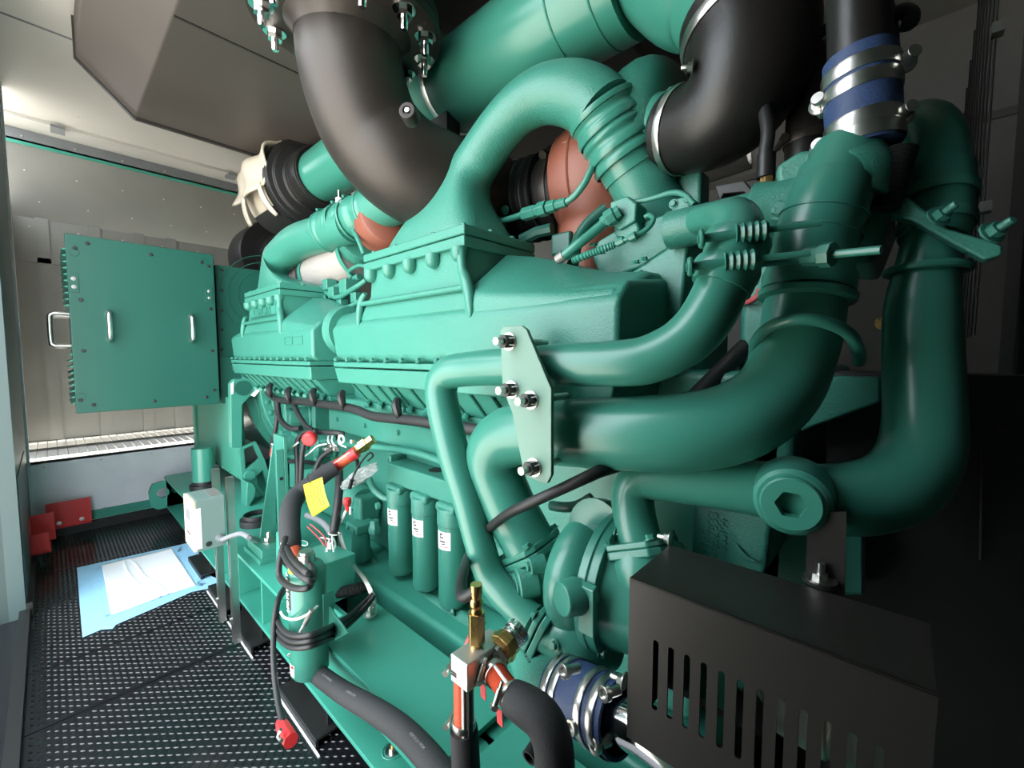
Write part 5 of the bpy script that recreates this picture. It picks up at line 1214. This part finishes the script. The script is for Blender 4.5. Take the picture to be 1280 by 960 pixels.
M().lathe(Y(434, 622, .73), (0, 0, -1), [(0, .010), (.004, .015), (.022, .015), (.03, .010), (.05, .009)], 10).obj('body', 'redp', RPg, .001)
M().tube([Y(434, 636, .728), Y(428, 648, .715), Y(420, 663, .70)], .0055, 8, 4).obj('lead', 'whitew', RPg)
M().tube([Y(438, 634, .73), Y(438, 643, .72)], .0045, 8, 1).obj('lead', 'whitew', RPg)
BGc = thing('clear_bag', 'crumpled clear plastic bag of small parts tied near the brass valve', 'bag', tuple(Y(440, 600, .75)))
def bagf(u, v):
    a = Y(420 + 50 * u, 612 - 34 * u - 7 * math.sin(PI * u), .765); b = Y(420 + 52 * u, 613 - 24 * u + 6 * math.sin(PI * u), .74)
    p = a.lerp(b, v); return p + Vector((.3, -1, 0)) * (.022 * math.sin(PI * v) * math.sin(PI * min(1, u * 1.1)) + .004 * math.sin(u * 23 + v * 17) + .003 * math.sin(v * 31 - u * 11))
M().grid(bagf, 30, 14).obj('bag', 'clear', BGc, solid=.0006)
for k in range(9):
    u = .15 + .08 * k; p = Vector(bagf(u, .5)) + Vector((0, .012, 0)); M().cyl(p, p + Vector((.012, 0, .008 * (-1) ** k)), .005, 8).obj('bolt_piece', 'steel', BGc)
M().tube([Y(440, 600, .72), Y(446, 586, .73), Y(456, 572, .75), Y(463, 566, .76), Y(466, 570, .76), Y(460, 576, .76)], .0035, 8, 5).obj('tie_loop', 'rubber', BGc)
M().cyl(Y(440, 600, .72), Y(437, 610, .72), .007, 10).obj('tie_end', 'black', BGc)
# junction casting box left of earth strap with an oval plate
JB = thing('casting_box', 'teal cast box with an oval name plate beside the heater top', 'box', tuple(Y(400, 690, .66)))
bx_ = [Y(a, b, .60) for a, b in ((352, 670), (375, 662), (405, 690), (405, 745), (352, 745))]
M().prism([Y(372, 690, .56), Y(404, 706, .56), Y(404, 760, .56), Y(372, 745, .56)], (0, .11, 0)).obj('body', 'skid', JB, .004)
M().prism([Y(345, 665, .56), Y(352, 662, .56), Y(374, 690, .56), Y(374, 745, .56), Y(345, 725, .56)], (0, .012, 0)).obj('side_plate', 'skid', JB, .002)
ov = Z(379, 679, Y(388, 697, .56).z + .001); ovz = ov.z
g = M(); n = 24
for k in range(1): g.prism([ov + Vector((.03 * math.cos(2 * PI * j / n), .013 * math.sin(2 * PI * j / n), 0)) for j in range(n)], (0, 0, .001))
o = g.obj('oval_plate', 'label', JB)
g = M(); g.prism([ov + Vector((.024 * math.cos(2 * PI * j / n), .0095 * math.sin(2 * PI * j / n), .001)) for j in range(n)], (0, 0, .0006)); g.obj('oval_print', 'skid', JB)
# ---------------------------------------------------------------- aluminium manifold block
my = .40
b0 = Y(563, 818, my); b1 = Y(584, 831, my); b2 = Y(585, 866, my)
MBk = thing('manifold_block', 'milled aluminium manifold block joining the red hoses and brass fittings', 'manifold', tuple(b2))
mx0, mx1 = b0.x, b1.x; mzt = (b0.z + b1.z) / 2; mzb = Y(574, 859, my).z; md = .085
M().box(mx0, mx1, my, my + md, mzb, mzt).obj('block', 'alu', MBk, .002)
for z in (.35, .25): M().box(mx0 + .002, mx0 + .014, my - .0006, my, mzb + (mzt - mzb) * z, mzb + (mzt - mzb) * z + .003).obj('stamp_mark', 'ink', MBk)
cb = Vector((mx0 + (mx1 - mx0) * .42, my + .04, mzt))
BF = thing('brass_fitting', 'tall brass hex fitting on top of the aluminium block', 'fitting', tuple(cb))
M().lathe(cb, (0, 0, 1), [(0, .010), (.006, .011)], 20).obj('collar', 'brass', BF)
M().lathe(cb + Vector((0, 0, .006)), (0, 0, 1), [(0, .014), (.05, .014)], 6).obj('hex_body', 'brass', BF, .001)
M().lathe(cb + Vector((0, 0, .056)), (0, 0, 1), [(0, .009), (.006, .008), (.01, .0105), (.018, .0105), (.022, .008), (.03, .0095), (.045, .0095)], 20).obj('crimp_tail', 'brass', BF)
rh = [cb + Vector((0, 0, .09)), Y(577, 745, cb.y), Y(579, 716, .50), Y(586, 694, .59), Y(597, 675, .606), Y(612, 660, .598), Y(634, 643, .562), Y(660, 630, .552), Y(700, 612, .565), Y(745, 591, .60), Y(790, 570, .70), Y(860, 505, .88), Y(935, 430, 1.0)]
cable('black_hose', 'thin black hose curving up from the brass fitting across the bent pipes', 'hose', rh, [.0095] * 9 + [.0105, .013, .018, .018], n=16)
# ball valve coupling to the pump housing
c0_ = Vector((mx1 - .004, my + md - .03, mzt - .022)); c1_ = Y(647, 789, .515)
cdv = (c1_ - c0_).normalized(); cl_ = (c1_ - c0_).length
VC = thing('ball_valve', 'brass and steel ball valve coupling with red lever between block and pump', 'valve', tuple(c0_))
M().lathe(c0_, cdv, [(0, .014), (cl_ * .12, .014), (cl_ * .12, .021), (cl_ * .24, .021)], 6).obj('hex_nut', 'steel', VC, .001)
M().lathe(c0_ + cdv * cl_ * .24, cdv, [(0, .023), (cl_ * .12, .024), (cl_ * .13, .026), (cl_ * .28, .026), (cl_ * .29, .023), (cl_ * .42, .023), (cl_ * .43, .020)], 8).obj('valve_body', 'brass', VC, .001)
M().lathe(c0_ + cdv * cl_ * .66, cdv, [(0, .021), (cl_ * .08, .022), (cl_ * .09, .018), (cl_ * .2, .018), (cl_ * .21, .022), (cl_ * .4, .022)], 28).obj('union', 'chrome', VC, .001)
lv = Y(607, 793, my + md); 
M().cyl(c0_ + cdv * cl_ * .35, lv, .006, 12).obj('stem', 'steel', VC)
M().tube([lv, Y(595, 798, my + md - .01), Y(588, 800, my + md - .02)], [.005, .011, .012], 6, 1).obj('lever', 'red', VC)
ka = Vector((mx0 - .004, my + .05, mzt - .012)); M().lathe(ka, (-1, 0, 0), [(0, .013), (.006, .013)], 20).obj('red_button', 'red', VC)
# hoses leaving the block
H1 = thing('red_hose', 'short red hose dropping from the block into black foam, with two clamps', 'hose', tuple(Y(580, 905, my)), 'red heater hoses')
v0 = Vector((mx0 + (mx1 - mx0) * .62, my + .035, mzb)); v1 = Y(580, 908, v0.y); v2 = Y(584, 990, v0.y)
v0b = Vector((v1.x, v0.y, mzb))
M().cyl(v0b + Vector((0, 0, .0)), v1 - Vector((0, 0, .02)), .0165, 24).obj('tube', 'orange', H1)
M().tube([v0b + Vector((.012, -.0115, 0)), v1 + Vector((.012, -.0115, -.02))], .003, 6, 1).obj('stripe', 'label', H1)
M().tube([v0b + Vector((.0165, -.003, 0)), v1 + Vector((.0165, -.003, -.02))], .006, 8, 1).obj('dark_side', 'rubber', H1)
for z in (v0b.z - .008, v1.z + .006): worm(H1, (v0b.x, v0b.y, z), (0, 0, 1), .0172, (-1, -.5, 0), .012)
M().tube([v1 + Vector((0, 0, -.004)), v1.lerp(v2, .5), v2], [.023, .0235, .024], 26, 3).obj('foam_sleeve', 'foam', H1)
H2_ = thing('red_hose', 'ribbed red hose bending right into thick black foam that drops out of view', 'hose', tuple(Y(640, 870, my)), 'red heater hoses')
w0 = Vector((mx1, my + .05, mzb + (mzt - mzb) * .32)); w1 = Y(644, 876, .43)
wd_ = (w1 - w0).normalized(); wl = (w1 - w0).length
M().lathe(w0, wd_, [(0, .012), (.012, .012)], 20).obj('spigot', 'brass', H2_)
M().lathe(w0, wd_, [(.012 + (wl - .012) * i / 60, .0165 + .0008 * math.sin(i * PI * .5)) for i in range(61)], 26).obj('tube', 'orange', H2_)
M().tube([w0 + Vector((.0, -.004, .0158)) + wd_ * .015, w1 + Vector((.0, -.004, .0158))], .0026, 6, 1).obj('stripe', 'label', H2_)
for t in (.16, .86): worm(H2_, w0.lerp(w1, t), wd_, .0174, (-.2, -1, .35), .012)
for t in (.14, .86): flag_(H2_, w0.lerp(w1, t) + Vector((-.012, -.02, -.012)), (.1, 0, -1), .024, .012)
ff = [w0.lerp(w1, .93), Y(656, 881, .432), Y(676, 896, .435), Y(688, 918, .435), Y(693, 946, .435), Y(694, 985, .435)]
M().tube(ff, [.024, .026, .027, .027, .027, .027], 26, 5).obj('foam_sleeve', 'foam', H2_)
SBt = thing('stub_tube', 'short open black tube with brass collar beside the lower foam hose', 'tube', tuple(Y(665, 945, .46)))
a, b = Y(661, 948, .44), Y(676, 925, .47); M().lathe(a, b - a, [(0, .0085), (0, .0115), ((b - a).length, .0115)], 20, (False, True)).obj('tube', 'rubber', SBt); M().lathe(b, b - a, [(0, .0135), (.016, .0135)], 20).obj('collar', 'brass', SBt)
# --- suction pipe, lower blue hose and chrome tube under the pump
LPp = thing('suction_pipe', 'teal cast suction pipe with stamped digits running under the pump to the blue hose', 'pipe', tuple(Y(680, 850, .58)))
ls = [Y(648, 790, .66), Y(656, 815, .62), Y(676, 842, .585), Y(706, 862, .565), Y(722, 869, .56)]
M().tube(ls, [.030, .036, .042, .046, .046], 32, 5).obj('tube', 'cast', LPp)
for k, ch in enumerate('3687215'):
    q = Y(650 + k * 1.9, 806 + k * 3.6, .575 - k * .003)
    text(ch, q, (Y(664, 832, .575) - Y(650, 806, .575)), (1, 0, .3), .010, 'ink', 'stamp', LPp, .0004)
BH2 = thing('blue_hose', 'blue silicone hose with paired steel clamps low beside the belt guard', 'hose', tuple(Y(735, 880, .555)), 'blue silicone hoses')
k0, k1 = Y(700, 860, .56), Y(776, 899, .545); kd_ = (k1 - k0).normalized(); kl = (k1 - k0).length; kr = .0515
M().lathe(k0, kd_, [(0, kr * .9), (0, kr), (kl * .4, kr * 1.02), (kl * .6, kr * 1.02), (kl, kr), (kl, kr * .9)], 48, (False, False)).obj('hose', 'blue', BH2)
for t in (.10, .24, .68, .87): clampband(BH2, k0 + kd_ * kl * t, kd_, kr * 1.02, .013, 'steel')
for t, px, py_ in ((.12, 710, 838), (.84, 760, 866), (.45, 719, 908), (.80, 748, 931)):
    q = Y(px, py_, .50); e_ = Vector((-.3, -.9, .15)).normalized()
    M().lathe(q - e_ * .02, e_, [(0, .007), (.02, .007), (.021, .0105), (.03, .0105), (.03, .006), (.026, .006)], 18).obj('t_bolt', 'steel', BH2, .0006)
CT = thing('chrome_tube', 'polished steel tube leaving the lower blue hose behind the belt guard', 'tube', tuple(k1))
M().tube([k0 + kd_ * kl * .7, k1, k1 + kd_ * .05, k1 + kd_ * .12 + Vector((0, 0, -.02)), k1 + kd_ * .18 + Vector((.0, 0, -.07))], .034, 36, 5).obj('tube', 'chrome', CT)
# fittings between the pump and the block
cable('fuel_hose', 'dark teal hose with fittings behind the clamp plate foot', 'hose', [Y(690, 632, .80), Y(705, 634, .79), Y(722, 632, .79), Y(740, 622, .80)], .012, 'panel', n=14)
# ================================================================== injector housing and fuel fittings between intake housing and pipes
IH = thing('injector_housing', 'dark teal injector housing castings behind the front intake housing, with fuel fittings', 'housing', tuple(Y(800, 360, .98)))
M().prism([Y(a, b, .95) for a, b in ((754, 362), (800, 332), (852, 298), (860, 306), (852, 392), (806, 436), (758, 436))], (0, .22, 0)).obj('casting', 'cast', IH, .008)
M().prism([Y(a, b, 1.0) for a, b in ((738, 318), (748, 300), (772, 286), (846, 262), (862, 272), (852, 300), (800, 334), (752, 352))], (0, .2, 0)).obj('upper_casting', 'cast', IH, .008)
M().prism([Y(a, b, .96) for a, b in ((838, 250), (862, 243), (866, 292), (842, 300))], (0, .12, 0)).obj('port_flange', 'cast', IH, .005)
for a, b in ((842, 255), (860, 250), (846, 294), (862, 288)): fix('bolt', Y(a, b, .96), (0, -1, 0), .009, 'cast', IH)
for a, b in ((795, 330), (805, 326), (846, 300), (752, 318), (742, 308)): fix('bolt', Y(a, b, .95), (0, -.3, 1), .010, 'cast', IH)
M().cyl(Y(800, 338, .94), Y(802, 372, .94), .006, 10).obj('drain_tube', 'cast', IH)
FT = thing('fuel_fitting', 'teal angled fuel fitting block with hex nuts and tube above the injector housing', 'fitting', tuple(Y(772, 270, .96)))
c = Y(775, 262, .98)
M().prism([Y(a, b, .96) for a, b in ((762, 252), (784, 244), (796, 254), (794, 276), (774, 288), (764, 282))], (0, .06, 0)).obj('block', 'cast', FT, .006)
M().prism([Y(a, b, .97) for a, b in ((766, 284), (795, 272), (800, 288), (784, 300), (768, 296))], (0, .06, 0)).obj('base', 'cast', FT, .008)
a, b = Y(752, 279, .94), Y(772, 266, .95); M().lathe(a, b - a, [(0, .014), (.012, .016), (.014, .021), (.035, .021), (.037, .017), (.05, .017)], 6).obj('hex_nut', 'cast', FT, .002)
M().tube([Y(702, 322, .90), Y(722, 306, .91), Y(742, 290, .93), Y(758, 276, .945)], .0125, 14, 5).obj('tube', 'paint', FT)
M().tube([Y(697, 325, .90), Y(705, 319, .90)], .0135, 14, 1).obj('paper_sleeve', 'galv', FT)
M().tube([Y(716, 330, .94), Y(722, 302, .98), Y(735, 280, 1.0), Y(758, 260, 1.02)], .016, 14, 5).obj('dark_hose', 'panel', FT)
pth = [Y(716, 326, .90), Y(735, 318, .905), Y(752, 312, .91), Y(768, 306, .92)]
P_ = smooth(pth, 10); M().tube(P_, [.008 + .002 * (i % 2) for i in range(len(P_))], 12, 1).obj('ribbed_line', 'paint', FT)
M().tube([Y(768, 306, .92), Y(784, 299, .92), Y(800, 292, .93), Y(812, 283, .94), Y(817, 274, .95), Y(812, 269, .96), Y(806, 272, .96)], .0058, 10, 6).obj('loop_tube', 'paint', FT)
for x, y in ((776, 302), (791, 296)): M().cyl(Y(x - 4, y + 2, .92), Y(x + 4, y - 2, .92), .010, 8).obj('ferrule', 'paint', FT)
M().tube([Y(788, 254, .98), Y(815, 248, .98), Y(840, 241, .97), Y(856, 244, .96), Y(868, 256, .95)], .0065, 10, 5).obj('return_tube', 'cast', FT)
M().box(*sorted((Y(688, 335, 1.02).x, Y(712, 335, 1.02).x)), 1.02, 1.10, Y(700, 318, 1.02).z, Y(700, 290, 1.02).z).obj('valve_block', 'panel', FT, .008)
M().tube([Y(652, 300, 1.02), Y(672, 290, 1.03), Y(690, 286, 1.04)], .018, 8, 1).obj('actuator', 'panel', FT)
# tangle of lines behind the rear intake housing
RL = thing('fuel_lines', 'teal fuel lines and blocks packed between the two intake housings', 'fuel lines', tuple(Y(430, 380, 1.0)))
for pts, rr in (([(404, 362, .98), (420, 372, .96), (440, 362, .96), (458, 350, .98)], .012), ([(405, 368, .97), (412, 385, .95), (426, 392, .94), (448, 376, .95)], .009),
                ([(418, 390, .93), (436, 384, .93), (455, 374, .94)], .011), ([(440, 348, 1.0), (436, 340, 1.0), (448, 332, 1.0), (460, 334, 1.0)], .009), ([(400, 372, .99), (425, 358, 1.0), (450, 346, 1.02)], .018)):
    M().tube([Y(*p) for p in pts], rr, 10, 5).obj('line', 'cast', RL)
for x, y, s in ((420, 366, .03), (436, 358, .034), (447, 372, .025), (428, 378, .022), (412, 356, .028)):
    p = Y(x, y, .98); M().box(p.x - s, p.x + s, p.y - s, p.y + s, p.z - s, p.z + s * .9).obj('block', 'cast', RL, .006)
# wiring glimpsed behind the clamps
tag(simple('red_wires', M().tube([Y(912, 372, .98), Y(930, 378, .97), Y(945, 372, .96), Y(950, 362, .96)], .006, 8, 5), 'redw', 'red wires glimpsed between the two clamped coolant hoses', 'wire'))
for o in bpy.data.objects:
    for k in ('_w', '_m'):
        if k in o: del o[k]
